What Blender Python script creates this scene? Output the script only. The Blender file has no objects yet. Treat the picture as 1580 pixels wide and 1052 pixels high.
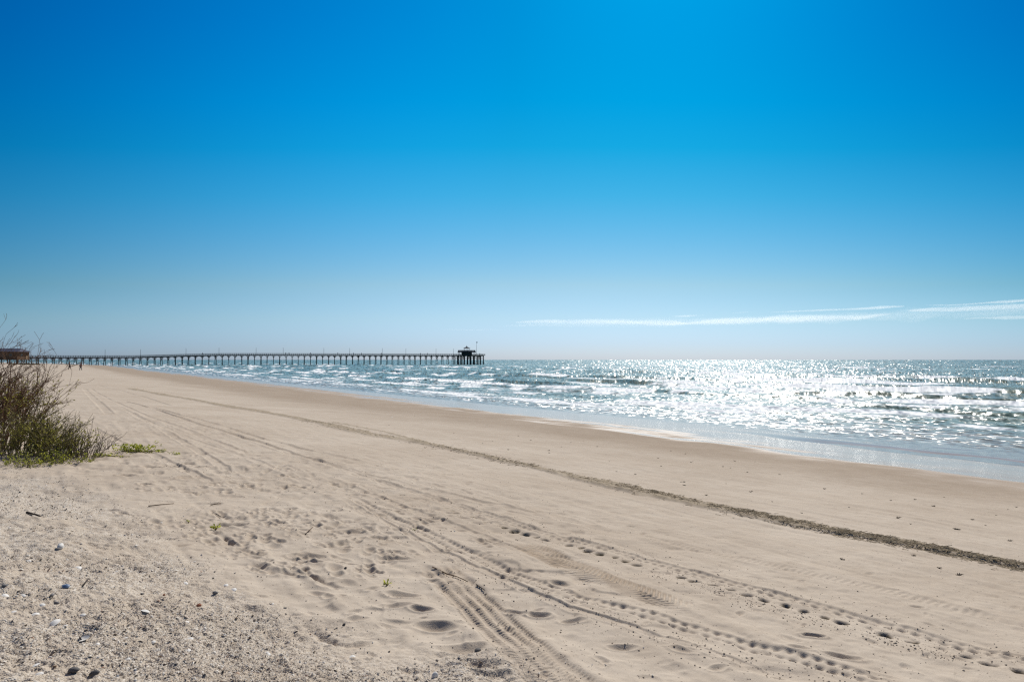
import bpy, math, random
import numpy as np
from mathutils import Vector, Matrix
R = math.radians
random.seed(7); rng = np.random.default_rng(11)
S = bpy.context.scene
COL = S.collection

# ------------------------------------------------------------------ camera
F = 1053.3; CX, CY = 790.0, 526.0; CAMZ = 4.0
PITCH = math.atan(29.0 / F)
cam = bpy.data.cameras.new('camera'); cam_o = bpy.data.objects.new('camera', cam); COL.objects.link(cam_o)
cam.sensor_width = 36; cam.lens = 24.0; cam.clip_start = 0.1; cam.clip_end = 120000
cam_o.location = (0, 0, CAMZ); cam_o.rotation_euler = (R(90) + PITCH, 0, 0)
S.camera = cam_o

# ------------------------------------------------------------------ render settings
S.view_settings.view_transform = 'Standard'; S.view_settings.look = 'None'
S.view_settings.exposure = 0.0; S.view_settings.gamma = 1.0; S.view_settings.use_curve_mapping = False
S.render.engine = 'CYCLES'
S.cycles.use_denoising = False
S.cycles.volume_bounces = 3; S.cycles.max_bounces = 6; S.cycles.transparent_max_bounces = 12
S.cycles.sample_clamp_indirect = 6.0
S.cycles.filter_width = 1.3

# ------------------------------------------------------------------ sky and sun
SUN_EL, SUN_AZ = R(42), R(15.5)
wd = bpy.data.worlds.new("World"); S.world = wd; wd.use_nodes = True
nt = wd.node_tree; bg = nt.nodes['Background']; bg.inputs[1].default_value = 0.1
sk = nt.nodes.new('ShaderNodeTexSky'); sk.sky_type = 'NISHITA'; sk.sun_disc = False
sk.sun_elevation = SUN_EL; sk.sun_rotation = SUN_AZ
sk.air_density = 1.0; sk.dust_density = 0.35; sk.ozone_density = 2.5
def vmath(nt, op, a, b):
    n = nt.nodes.new('ShaderNodeVectorMath'); n.operation = op
    for i, v in ((0, a), (1, b)):
        if isinstance(v, tuple): n.inputs[i].default_value = v
        else: nt.links.new(v, n.inputs[i])
    return n.outputs[0]
v = vmath(nt, 'MULTIPLY', sk.outputs[0], (0.1, 0.1, 0.1))
gm = nt.nodes.new('ShaderNodeGamma'); gm.inputs[1].default_value = 1.5; nt.links.new(v, gm.inputs[0])
geo = nt.nodes.new('ShaderNodeTexCoord'); sp = nt.nodes.new('ShaderNodeSeparateXYZ'); nt.links.new(geo.outputs['Generated'], sp.inputs[0])
def wm(op, a, b=None, clamp=False):
    n = nt.nodes.new('ShaderNodeMath'); n.operation = op; n.use_clamp = clamp
    for i, q in ((0, a), (1, b)):
        if q is None: continue
        if isinstance(q, (int, float)): n.inputs[i].default_value = q
        else: nt.links.new(q, n.inputs[i])
    return n.outputs[0]
# the blue deepens to both sides of straight ahead
hl = wm('SQRT', wm('ADD', wm('MULTIPLY', sp.outputs[0], sp.outputs[0]), wm('MULTIPLY', sp.outputs[1], sp.outputs[1])))
ca_ = wm('SUBTRACT', 1.0, wm('DIVIDE', sp.outputs[1], wm('MAXIMUM', hl, 1e-4)))
deep = wm('ADD', 1.0, wm('MINIMUM', wm('MULTIPLY', ca_, 1.1), .26))
rp = nt.nodes.new('ShaderNodeValToRGB'); nt.links.new(wm('MULTIPLY', sp.outputs[2], deep), rp.inputs[0])
side_ = wm('MULTIPLY', wm('MINIMUM', ca_, .2), wm('ADD', .2, wm('MULTIPLY', sp.outputs[2], 9.0), True))
dim = nt.nodes.new('ShaderNodeCombineXYZ')
lift = wm('MULTIPLY', wm('MAXIMUM', wm('MULTIPLY', wm('MULTIPLY', sp.outputs[0], -1.0), wm('ADD', 1.0, wm('MULTIPLY', sp.outputs[0], 1.6))), 0.0), wm('MULTIPLY', sp.outputs[2], 3.0, True))
lift = wm('MULTIPLY', wm('ADD', 1.0, lift), wm('SUBTRACT', 1.0, wm('MULTIPLY', wm('MULTIPLY', wm('MAXIMUM', sp.outputs[0], 0.0), .2), wm('MULTIPLY', sp.outputs[2], 4.0, True))))
for i, k in enumerate((2.3, 1.15, .55)): nt.links.new(wm('MULTIPLY', lift, wm('SUBTRACT', 1.0, wm('MULTIPLY', side_, k))), dim.inputs[i])
cr = rp.color_ramp
stops = [(0.0, (.47, .685, 1.42)), (.024, (.50, .685, 1.27)), (.06, (.62, .745, 1.01)), (.109, (.68, .79, .82)), (.165, (.47, .84, .87)), (.235, (.19, .91, .94)), (.30, (.03, .93, 1.0)),
         (.36, (0, .92, 1.08)), (.46, (0, .86, 1.14)), (.54, (0, .86, 1.16)), (.64, (1.0, 1.0, 1.1)), (1.0, (1.3, 1.2, 1.1))]
cr.elements[0].position = 0; cr.elements[1].position = 1
while len(cr.elements) < len(stops): cr.elements.new(.5)
for e, (p, c) in zip(cr.elements, stops): e.position = p; e.color = (*c, 1)
v = vmath(nt, 'MULTIPLY', gm.outputs[0], rp.outputs[0]); v = vmath(nt, 'MULTIPLY', v, (10, 10, 10))
v = vmath(nt, 'MULTIPLY', v, dim.outputs[0])
nt.links.new(v, bg.inputs[0])

sl = bpy.data.lights.new('sun', 'SUN'); sl.energy = 5.0; sl.angle = R(0.53); sl.color = (1.0, .95, .87)
so = bpy.data.objects.new('sun', sl); COL.objects.link(so); so.location = (0, 0, 60)
sd = Vector((math.sin(SUN_AZ) * math.cos(SUN_EL), math.cos(SUN_AZ) * math.cos(SUN_EL), math.sin(SUN_EL)))
so.rotation_euler = sd.to_track_quat('Z', 'Y').to_euler()

# ------------------------------------------------------------------ helpers: objects and tags
def tag(o, label=None, cat=None, group=None, kind=None):
    if label: o['label'] = label
    if cat: o['category'] = cat
    if group: o['group'] = group
    if kind: o['kind'] = kind
    return o
def empty(name, loc=(0, 0, 0), rz=0.0):
    o = bpy.data.objects.new(name, None); COL.objects.link(o); o.location = loc; o.rotation_euler = (0, 0, rz)
    o.empty_display_size = .2
    return o
def link(name, me, parent=None, loc=None):
    o = bpy.data.objects.new(name, me); COL.objects.link(o)
    if parent: o.parent = parent
    if loc is not None: o.location = loc
    return o
def copy_tree(o, parent=None):
    c = o.copy(); COL.objects.link(c); c.parent = parent
    for ch in list(o.children): copy_tree(ch, c)
    return c
class MB:
    def __init__(s): s.v = []; s.f = []
    def add(s, vs, fs):
        b = len(s.v); s.v += [tuple(p) for p in vs]; s.f += [tuple(b + i for i in f) for f in fs]; return s
    def box(s, c, d, rz=0.0):
        x, y, z = (k / 2 for k in d); ca, sa = math.cos(rz), math.sin(rz)
        vs = [(c[0] + i * x * ca - j * y * sa, c[1] + i * x * sa + j * y * ca, c[2] + k * z) for k in (-1, 1) for j in (-1, 1) for i in (-1, 1)]
        return s.add(vs, [(0, 2, 3, 1), (4, 5, 7, 6), (0, 1, 5, 4), (2, 6, 7, 3), (0, 4, 6, 2), (1, 3, 7, 5)])
    def tube(s, pts, rad, n=6, cap=True):
        pts = [Vector(p) for p in pts]
        if not isinstance(rad, (list, tuple)): rad = [rad] * len(pts)
        base = len(s.v); up = Vector((0, 0, 1))
        for i, p in enumerate(pts):
            d = (pts[min(i + 1, len(pts) - 1)] - pts[max(i - 1, 0)])
            d = d.normalized() if d.length > 1e-9 else up
            a = d.cross(up if abs(d.z) < .95 else Vector((1, 0, 0))).normalized(); b = d.cross(a)
            for k in range(n):
                t = 2 * math.pi * k / n; s.v.append(tuple(p + (a * math.cos(t) + b * math.sin(t)) * rad[i]))
        for i in range(len(pts) - 1):
            for k in range(n):
                a0 = base + i * n + k; a1 = base + i * n + (k + 1) % n
                s.f.append((a0, a1, a1 + n, a0 + n))
        if cap:
            s.f.append(tuple(base + k for k in range(n))[::-1]); e = base + (len(pts) - 1) * n
            s.f.append(tuple(e + k for k in range(n)))
        return s
    def bar(s, a, b, w): return s.tube([a, b], w / 2 * 1.2, 4)
    def mesh(s, name, mat, smooth=False):
        me = bpy.data.meshes.new(name); me.from_pydata(s.v, [], s.f); me.update()
        if mat: me.materials.append(mat)
        if smooth: me.polygons.foreach_set('use_smooth', [True] * len(me.polygons))
        return me
    def build(s, name, mat, parent=None, smooth=False): return link(name, s.mesh(name, mat, smooth), parent)

def np_mesh(name, V, Q, mat, attrs=None, smooth=True):
    me = bpy.data.meshes.new(name)
    n, k = len(Q), Q.shape[1]
    me.vertices.add(len(V)); me.vertices.foreach_set('co', V.astype(np.float32).ravel())
    me.loops.add(n * k); me.loops.foreach_set('vertex_index', Q.astype(np.int32).ravel())
    me.polygons.add(n); me.polygons.foreach_set('loop_start', np.arange(0, n * k, k, dtype=np.int32))
    me.polygons.foreach_set('use_smooth', np.full(n, smooth))
    me.update(calc_edges=True)
    for an, (ty, data) in (attrs or {}).items():
        at = me.attributes.new(an, ty, 'POINT')
        at.data.foreach_set('value' if ty == 'FLOAT' else ('vector' if ty == 'FLOAT_VECTOR' else 'color'), data.astype(np.float32).ravel())
    if mat: me.materials.append(mat)
    return me

# ------------------------------------------------------------------ numeric noise
def h2(ix, iy, seed):
    h = (ix.astype(np.int64) * 374761393 + iy.astype(np.int64) * 668265263 + seed * 1442695041) & 0xffffffff
    h = ((h ^ (h >> 13)) * 1274126177) & 0xffffffff
    h = ((h ^ (h >> 16)) * 2246822519) & 0xffffffff
    return ((h ^ (h >> 15)) & 0xffffff) / float(0xffffff)
def vn(x, y, seed=0):
    ix, iy = np.floor(x), np.floor(y); fx, fy = x - ix, y - iy
    fx = fx * fx * fx * (fx * (fx * 6 - 15) + 10); fy = fy * fy * fy * (fy * (fy * 6 - 15) + 10)
    a, b, c, d = h2(ix, iy, seed), h2(ix + 1, iy, seed), h2(ix, iy + 1, seed), h2(ix + 1, iy + 1, seed)
    return ((a + (b - a) * fx) * (1 - fy) + (c + (d - c) * fx) * fy) * 2 - 1
def fbm(x, y, seed, o=3):
    r = 0; a = 1.0; t = 0
    for i in range(o):
        r = r + a * vn(x * 2.03 ** i + 17.3 * i, y * 2.03 ** i - 9.1 * i, seed + i); t += a; a *= .5
    return r / t
def ss(x, a, b):
    t = np.clip((x - a) / (b - a), 0, 1); return t * t * (3 - 2 * t)

# ------------------------------------------------------------------ the lie of the land
SX, SY = -0.57, 0.8216          # along the shore, away from the camera
NX, NY = 0.8216, 0.57           # towards the sea
def st(x, y): return x * SX + y * SY, x * NX + y * NY
def tw(s): return np.interp(s, [-80, 11, 49, 276, 560, 700, 1000, 1500, 3000], [37, 34.6, 33.3, 37, 43, 30, -10, -90, -420])
PT = [-200, -60, -30, -9, 0, 3, 6, 10, 16, 24, 29, 33, 34.6, 38, 46, 80, 250, 6000]
PZ = [6.0, 5.2, 3.9, 2.5, 2.42, 2.28, 2.03, 1.68, 1.16, .56, .25, .06, 0, -.08, -.3, -1.2, -7, -40]
def prof(x, y):
    s, t = st(x, y); z = np.interp(t - tw(s) + 34.6, PT, PZ)
    return np.where(z > 0, z * np.interp(s, [0, 35, 150, 450, 900], [1, .98, .74, .42, .35]), z)
def ray(u, v):
    a, b = (u - CX) / F, (CY - v) / F
    return np.array([a, math.cos(PITCH) - b * math.sin(PITCH), math.sin(PITCH) + b * math.cos(PITCH)])
def hit(fn, u, v):
    d = ray(u, v); k = np.geomspace(1.2, 1500, 3000)
    x, y, z = d[0] * k, d[1] * k, CAMZ + d[2] * k
    g = z - fn(x, y); i = int(np.argmax(g < 0))
    if g[i] >= 0: i = len(k) - 1
    j = max(i - 1, 0); f = g[j] / (g[j] - g[i] + 1e-12); kk = k[j] + (k[i] - k[j]) * f
    return np.array([d[0] * kk, d[1] * kk])
M1, M2 = hit(prof, 0, 712), hit(prof, 735, 1075)
mdir = (M2 - M1) / np.linalg.norm(M2 - M1); mnor = np.array([mdir[1], -mdir[0]])
if mnor @ (np.array([0, 0]) - M1) < 0 and mnor @ (np.array([-3., 2.]) - M1) < 0: mnor = -mnor
if mnor @ (np.array([-3., 2.]) - M1) < 0: mnor = -mnor
def mound_d(x, y): return (x - M1[0]) * mnor[0] + (y - M1[1]) * mnor[1]
def base_z(x, y):
    d = mound_d(x, y)
    along = (x - M1[0]) * mdir[0] + (y - M1[1]) * mdir[1]
    return prof(x, y) + .30 * ss(d + .25 * vn(x * .9, y * .9, 5), -.1, 2.2) * ss(along, -3.5, -.5)
def G(u, v): return hit(base_z, u, v)
def at(u, v, dz=0.0):
    p = G(u, v); return (float(p[0]), float(p[1]), float(base_z(p[0], p[1])) + dz)

# ------------------------------------------------------------------ materials
def mat(name):
    m = bpy.data.materials.new(name); m.use_nodes = True
    return m, m.node_tree, m.node_tree.nodes['Principled BSDF']
def nd(nt, typ, **kw):
    n = nt.nodes.new(typ)
    for k, v in kw.items():
        if k.startswith('i_'): n.inputs[k[2:].replace('_', ' ')].default_value = v
        else: setattr(n, k, v)
    return n
def attr(nt, name): n = nt.nodes.new('ShaderNodeAttribute'); n.attribute_name = name; return n
def mixc(nt, fac, a, b, blend='MIX'):
    n = nt.nodes.new('ShaderNodeMix'); n.data_type = 'RGBA'; n.blend_type = blend
    for i, v in ((0, fac), (6, a), (7, b)):
        if isinstance(v, (int, float)): n.inputs[i].default_value = v
        elif isinstance(v, tuple): n.inputs[i].default_value = (*v, 1) if len(v) == 3 else v
        else: nt.links.new(v, n.inputs[i])
    return n.outputs[2]
def mth(nt, op, a, b=None, clamp=False):
    n = nt.nodes.new('ShaderNodeMath'); n.operation = op; n.use_clamp = clamp
    for i, v in ((0, a), (1, b)):
        if v is None: continue
        if isinstance(v, (int, float)): n.inputs[i].default_value = v
        else: nt.links.new(v, n.inputs[i])
    return n.outputs[0]
def rng_map(nt, x, a, b, c=0.0, d=1.0, smooth=True):
    n = nt.nodes.new('ShaderNodeMapRange'); n.interpolation_type = 'SMOOTHSTEP' if smooth else 'LINEAR'
    nt.links.new(x, n.inputs[0])
    for i, v in enumerate((a, b, c, d)): n.inputs[i + 1].default_value = v
    return n.outputs[0]
def pos(nt): return nd(nt, 'ShaderNodeNewGeometry').outputs['Position']
def noise(nt, vec, scale, detail=2.0, rough=.5):
    n = nd(nt, 'ShaderNodeTexNoise'); nt.links.new(vec, n.inputs['Vector'])
    n.inputs['Scale'].default_value = scale; n.inputs['Detail'].default_value = detail; n.inputs['Roughness'].default_value = rough
    return n.outputs[0]
def simple(name, c, rough=.8, var=.25, scale=6.0, spec=.3, c2=None, objspace=True):
    m, nt, b = mat(name)
    tc = nd(nt, 'ShaderNodeTexCoord').outputs['Object'] if objspace else pos(nt)
    f = noise(nt, tc, scale, 4.0, .6)
    lo = c2 or tuple(k * (1 - var) for k in c); hi = c if c2 else tuple(min(1, k * (1 + var)) for k in c)
    nt.links.new(mixc(nt, rng_map(nt, f, .3, .7), lo, hi), b.inputs['Base Color'])
    b.inputs['Roughness'].default_value = rough; b.inputs['Specular IOR Level'].default_value = spec
    return m

# sand ---------------------------------------------------------------
def sand_material():
    m, nt, b = mat('sand'); P = pos(nt)
    big = noise(nt, P, .35, 4.0, .6); mid = noise(nt, P, 3.0, 4.0, .65); fine = noise(nt, P, 140, 2.0, .6)
    c = mixc(nt, rng_map(nt, big, .3, .7), (.465, .385, .30), (.53, .45, .36))
    c = mixc(nt, rng_map(nt, mid, .35, .75), c, mixc(nt, 1.0, c, (.90, .885, .87), 'MULTIPLY'))
    c = mixc(nt, rng_map(nt, fine, .3, .7, .0, .55), c, mixc(nt, 1.0, c, (.80, .79, .77), 'MULTIPLY'))
    # sparse dark and pale grains
    vo = nd(nt, 'ShaderNodeTexVoronoi'); vo.inputs['Scale'].default_value = 55; nt.links.new(P, vo.inputs['Vector'])
    cs = nd(nt, 'ShaderNodeSeparateColor'); nt.links.new(vo.outputs['Color'], cs.inputs[0])
    dk = mth(nt, 'MULTIPLY', rng_map(nt, cs.outputs[0], .955, .97), rng_map(nt, vo.outputs['Distance'], .45, .25))
    c = mixc(nt, mth(nt, 'MULTIPLY', dk, .75), c, (.14, .11, .09))
    # shell gravel
    sh = attr(nt, 'shell').outputs['Fac']
    sn = noise(nt, P, 5.0, 5.0, .7)
    shf = mth(nt, 'MULTIPLY', mth(nt, 'MULTIPLY', sh, rng_map(nt, sn, .32, .55, .25, 1.0)), rng_map(nt, noise(nt, P, 1.1, 3.0, .6), .36, .56, .35, 1.0))
    v2 = nd(nt, 'ShaderNodeTexVoronoi'); v2.inputs['Scale'].default_value = 120; nt.links.new(P, v2.inputs['Vector'])
    c2 = nd(nt, 'ShaderNodeSeparateColor'); nt.links.new(v2.outputs['Color'], c2.inputs[0])
    rr = nd(nt, 'ShaderNodeValToRGB'); nt.links.new(c2.outputs[1], rr.inputs[0])
    el = rr.color_ramp.elements
    for p_, c_ in ((.08, (.30, .25, .20)), (.30, (.45, .38, .30)), (.7, (.55, .475, .385))): e = el.new(p_); e.color = (*c_, 1)
    el[0].color = (.09, .08, .075, 1); el[-1].color = (.68, .64, .58, 1)
    c = mixc(nt, mth(nt, 'MULTIPLY', shf, .85), c, rr.outputs[0])
    # moisture, churned damp debris, and shade painted into the tyre holes
    ch = attr(nt, 'churn_shade').outputs['Fac']
    chn = noise(nt, P, 22, 4.0, .7)
    c = mixc(nt, mth(nt, 'MULTIPLY', ch, rng_map(nt, chn, .25, .6, .45, 1.0)), c, mixc(nt, rng_map(nt, chn, .35, .7), (.22, .172, .115), (.38, .31, .215)))
    c = mixc(nt, rng_map(nt, ch, 1.0, 2.0), c, mixc(nt, 1.0, c, (.27, .255, .245), 'MULTIPLY'))  # shade of the scooped holes, with damp clods, painted into the colour
    da = attr(nt, 'damp').outputs['Fac']
    c = mixc(nt, da, c, mixc(nt, 1.0, c, (.74, .70, .66), 'MULTIPLY'))
    we = attr(nt, 'wet').outputs['Fac']
    wn = mth(nt, 'ADD', we, rng_map(nt, noise(nt, P, .45, 3.0, .5), .3, .7, -.12, .12), True)
    wf = rng_map(nt, wn, .10, .68)
    c = mixc(nt, wf, c, mixc(nt, 1.0, c, (1.22, 1.19, 1.16), 'MULTIPLY'))  # wet sand lightened in colour to warm and brighten its sheen
    nt.links.new(c, b.inputs['Base Color'])
    ro = mth(nt, 'MULTIPLY_ADD', wf, -.78); nt.nodes[-1].inputs[2].default_value = .95
    nt.links.new(ro, b.inputs['Roughness'])
    sp_ = mth(nt, 'MULTIPLY_ADD', wf, .40); nt.nodes[-1].inputs[2].default_value = .08
    nt.links.new(sp_, b.inputs['Specular IOR Level'])
    bp = nd(nt, 'ShaderNodeBump'); bp.inputs['Distance'].default_value = .004
    st_ = mth(nt, 'MULTIPLY_ADD', wf, -.55); nt.nodes[-1].inputs[2].default_value = .55
    nt.links.new(st_, bp.inputs['Strength'])
    hh = mth(nt, 'ADD', fine, mth(nt, 'MULTIPLY', mth(nt, 'MULTIPLY', sh, v2.outputs['Distance']), -2.5))
    nt.links.new(hh, bp.inputs['Height']); nt.links.new(bp.outputs[0], b.inputs['Normal'])
    return m

def sea_material():
    m, nt, b = mat('sea water'); P = pos(nt)
    fo = attr(nt, 'foam').outputs['Fac']; sh = attr(nt, 'shallow').outputs['Fac']; fa = attr(nt, 'face').outputs['Fac']; tl = attr(nt, 'tilt').outputs['Vector']
    n1 = noise(nt, P, .05, 3.0)
    c = mixc(nt, rng_map(nt, n1, .35, .65), (.155, .23, .192), (.215, .29, .235))
    c = mixc(nt, fa, c, (.13, .14, .06))
    c = mixc(nt, sh, c, (.36, .345, .31))
    nt.links.new(c, b.inputs['Base Color']); b.inputs['IOR'].default_value = 1.33
    b.inputs['Roughness'].default_value = .27; b.inputs['Specular IOR Level'].default_value = .42
    g = nd(nt, 'ShaderNodeNewGeometry')
    bp = nd(nt, 'ShaderNodeBump'); bp.inputs['Distance'].default_value = .05
    bp.inputs['Strength'].default_value = .45
    wv = mth(nt, 'ADD', noise(nt, P, 2.4, 3.0, .6), mth(nt, 'MULTIPLY', noise(nt, P, 9.0, 2.0, .6), .35))
    nt.links.new(wv, bp.inputs['Height'])
    nn = vmath(nt, 'NORMALIZE', vmath(nt, 'ADD', bp.outputs[0], tl), (0, 0, 0))
    nt.links.new(nn, b.inputs['Normal'])
    fm = nd(nt, 'ShaderNodeBsdfDiffuse'); fm.inputs[0].default_value = (.88, .90, .90, 1)
    nt.links.new(vmath(nt, 'NORMALIZE', vmath(nt, 'ADD', vmath(nt, 'MULTIPLY', tl, (1.6, 1.6, 0)), (0, .1, 1)), (0, 0, 0)), fm.inputs['Normal'])
    SQ = attr(nt, 'sq').outputs['Vector']; fn = noise(nt, vmath(nt, 'MULTIPLY', SQ, (.22, 1.0, 1)), 1.0, 5.0, .7); fn2 = noise(nt, vmath(nt, 'MULTIPLY', SQ, (1.3, 4.5, 1)), 1.0, 4.0, .7)
    lev = mth(nt, 'ADD', fo, mth(nt, 'ADD', mth(nt, 'MULTIPLY_ADD', fn, .75), mth(nt, 'MULTIPLY', fn2, .75)))
    for k in nt.nodes:
        if k.type == 'MATH' and k.operation == 'MULTIPLY_ADD': k.inputs[2].default_value = -.75
    ff = rng_map(nt, lev, .38, .66)
    mx = nd(nt, 'ShaderNodeMixShader'); nt.links.new(ff, mx.inputs[0]); nt.links.new(b.outputs[0], mx.inputs[1]); nt.links.new(fm.outputs[0], mx.inputs[2])
    nt.links.new(mx.outputs[0], nt.nodes['Material Output'].inputs[0])
    return m

# ------------------------------------------------------------------ beach: polar sheet with modelled tracks
dense = np.linspace(-.86, .86, 1420)
th_mid = np.arctan(dense)
side = np.linspace(th_mid[-1], R(100), 90)[1:]
back = np.linspace(R(100), R(260), 40)[1:-1]
TH = np.concatenate([th_mid, side, back, -side[::-1]])
w_near = np.arange(1 / 2.2, .04, -.00042); w_far = np.arange(.04, .0012, -.0002)
RR = np.concatenate([np.linspace(.25, 2.1, 14), 1 / w_near, 1 / w_far, [1000, 1300, 1800, 3000]])
nT, nR = len(TH), len(RR)
X = (RR[:, None] * np.sin(TH)[None]).ravel(); Y = (RR[:, None] * np.cos(TH)[None]).ravel()
RAD = np.repeat(RR, nT)
Z = base_z(X, Y)
s_, t_ = st(X, Y); tau = t_ - tw(s_) + 34.6
fade = 1 - ss(RAD, 60, 250)
near = 1 - ss(RAD, 14, 40)
dry = 1 - ss(tau, 14, 22)
md = mound_d(X, Y)
shell = ss(md + .55 * fbm(X * .8, Y * .8, 31, 3) + .35 * ss(RAD, 5, 8), -.25, .45) * (1 - ss(RAD, 18, 40))
# broad undulation, ripples, trampled texture
Z += .05 * fade * fbm(X * .22, Y * .22, 41, 2) * (1 - ss(tau, 25, 34))
Z += .018 * dry * near * fbm(X * 1.3, Y * 1.3, 43, 3)
tramp = dry * near * ss(-tau, -8, -3) * (1 - shell) * ss(tau, -4, .5) * (.5 + .5 * ss(vn(X * .35, Y * .35, 44), -.4, .4))
Z += tramp * .022 * fbm(X * 4.2, Y * 4.2, 45, 2)
Z -= tramp * .02 * ss(vn(X * 5.5, Y * 5.5, 46), .35, .8)
Z += .004 * near * dry * fbm(X * 14, Y * 14, 47, 2) + .007 * near * dry * vn(s_ * .35, t_ * 5, 55) + .004 * near * dry * vn(s_ * .8, t_ * 13, 56)
Z += shell * (.034 * fbm(X * 2.6, Y * 2.6, 48, 3) + .012 * fbm(X * 7, Y * 7, 58, 2) + .010 * vn(X * 22, Y * 22, 49) * (1 - ss(RAD, 6, 14)) + .006 * vn(X * 55, Y * 55, 50) * (1 - ss(RAD, 4, 8)))
Z += .003 * ss(tau, 12, 20) * (1 - ss(tau, 26, 30)) * near * vn(s_ * .8, t_ * 4, 51)
# shallow hollows that hold water near the edge
def hollow(u, v, a, b, dep):
    global Z
    p = hit(lambda x, y: 0 * x + .05, u, v); s0, t0 = st(*p)
    Z -= dep * np.exp(-((s_ - s0) / a) ** 2 - ((t_ - t0 + .3 * vn(s_ * .5, t_ * .2, 52)) / b) ** 2)
hollow(1560, 716, 5, 1.1, .34); hollow(1430, 701, 6.5, .9, .22); hollow(1570, 704, 6, .6, .2)
churn_shade = np.zeros_like(X); damp = ss(tau + 1.6 * fbm(s_ * .06, t_ * .25, 53, 3), 11.5, 18.5); wet = ss(tau + 2.2 * fbm(s_ * .03, t_ * .45, 54, 3) + 1.6 * vn(s_ * .11, t_ * 1.7, 57) - np.interp(s_, [4, 14, 24, 45, 90], [-4.0, -3.0, 0, 2.5, 4.5]), 19.5, 31)

def track(px, half, fn):
    W = np.array([G(u, v) for u, v in px])
    # smooth the polyline
    for _ in range(2):
        Q = [W[0]]
        for a, b in zip(W[:-1], W[1:]): Q += [a * .75 + b * .25, a * .25 + b * .75]
        W = np.array(Q + [W[-1]])
    best = np.full(len(X), 1e9); sd_ = np.zeros(len(X)); al = np.zeros(len(X)); L = 0.0
    for a, b in zip(W[:-1], W[1:]):
        d = b - a; ln = np.linalg.norm(d)
        if ln < 1e-6: continue
        d = d / ln
        i = np.nonzero((X > min(a[0], b[0]) - half) & (X < max(a[0], b[0]) + half) & (Y > min(a[1], b[1]) - half) & (Y < max(a[1], b[1]) + half))[0]
        rx, ry = X[i] - a[0], Y[i] - a[1]; k = rx * d[0] + ry * d[1]; kc = np.clip(k, 0, ln)
        dist = np.hypot(rx - kc * d[0], ry - kc * d[1]); sg = np.sign(rx * d[1] - ry * d[0])
        up = dist < best[i]; j = i[up]
        best[j] = dist[up]; sd_[j] = (dist * sg)[up]; al[j] = (L + kc)[up]; L += ln
    j = np.nonzero(best < half)[0]
    e = ss(al[j], 0, .4) * (1 - ss(al[j], L - .4, L))
    fn(j, sd_[j], al[j], e, L)
def rut(d, w, dep): return -dep * (1 - ss(np.abs(d), w * .7, w)) + .45 * dep * np.exp(-((np.abs(d) - w * 1.2) / (w * .3)) ** 2)
# positive d lies on the seaward side or the shore side depending on direction of travel (far -> near: right hand = landward)
def f_wrack(j, d, a, e, L):
    w = .19 + .09 * vn(a * .45, a * 0, 61) + .04 * vn(a * 2.1, a * 0, 73) + .05 * ss(L - a, 14, 4) + .16 * ss(L - a, 11, 22)
    dd = d + .05 * vn(a * 1.5, a * 0, 62) + .10 * vn(a * .3, a * 0, 74)
    m = (1 - ss(np.abs(dd), w * .75, w * 1.15)) * e
    lump = .5 + .5 * fbm(X[j] * 9, Y[j] * 9, 63, 3)
    Z[j] += m * (.012 + .045 * lump - .02 * np.exp(-((dd + .02) / .05) ** 2))
    churn_shade[j] = np.maximum(churn_shade[j], m * (.55 + .45 * ss(lump, .25, .6)))
track([(200, 599), (262, 611), (330, 622), (420, 638), (470, 648), (520, 658), (600, 675), (700, 694), (800, 715), (900, 737), (1000, 760), (1100, 783), (1200, 804), (1300, 824), (1400, 844), (1500, 862), (1600, 881), (1750, 905)], .6, f_wrack)
def f_wrack2(j, d, a, e, L):
    m = (1 - ss(np.abs(d), .05, .16)) * e
    Z[j] += m * .03 * (.5 + fbm(X[j] * 8, Y[j] * 8, 64, 2)); churn_shade[j] = np.maximum(churn_shade[j], m * .8)
track([(510, 650), (560, 659), (610, 669), (650, 682)], .4, f_wrack2)
def f_main(j, d, a, e, L):        # knobbly tyre: outer ridge, a row of block dents, then scooped holes
    be = L - a; q = 1 - ss(be, 9, 14)
    Z[j] += e * (rut(d + .02, .10, .007) * (1 + 2.3 * (1 - q)) + .008 * np.exp(-((d + .13) / .025) ** 2) * (.6 + .5 * vn(a * 3, a * 0, 75)))
    c_ = np.floor(a / .085)
    for off, sp_, r_, dep in ((-.02, .085, .028, .022), (.06, .085, .024, .016), (-.085, .085, .018, .010)):
        ph = (a / sp_ + (off > 0) * .5) % 1 - .5
        Z[j] -= e * q * dep * (.45 + .9 * h2(c_, c_ * 0 + int(off * 100), 76)) * np.exp(-((ph * sp_) / r_) ** 2 - ((d - off) / r_) ** 2)
    cell = np.floor(a / .145); ph = (a / .145) % 1 - .5
    jit = h2(cell, cell * 0 + 3, 65); dep = np.where(jit > .15, .018 * jit + .020, .010)
    m = 1 - ss(be, 5.0, 6.5)
    oo = .22 + .05 * (jit - .5)
    hole = np.exp(-(((ph * .145 + .03 * (jit - .5)) / (.024 + .022 * jit)) ** 2 + ((d - oo + .02 * vn(a * 20, d * 20, 77)) / (.034 + .018 * jit)) ** 2) ** 1.5)
    churn_shade[j] = np.maximum(churn_shade[j], e * m * 1.9 * ss(hole, .15, .6) * (jit > .15))  # values above the debris range mark holes with painted shade
    Z[j] += e * m * (-dep * hole - .012 * hole * ss(-(d - oo), -.01, .05))
track([(190, 618), (250, 636), (300, 655), (350, 668), (400, 684), (480, 712), (563, 736), (647, 764), (710, 784), (780, 808), (871, 832), (942, 850), (1018, 873), (1132, 904), (1208, 924), (1360, 965), (1470, 996), (1580, 1026), (1700, 1062)], .5, f_main)
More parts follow.
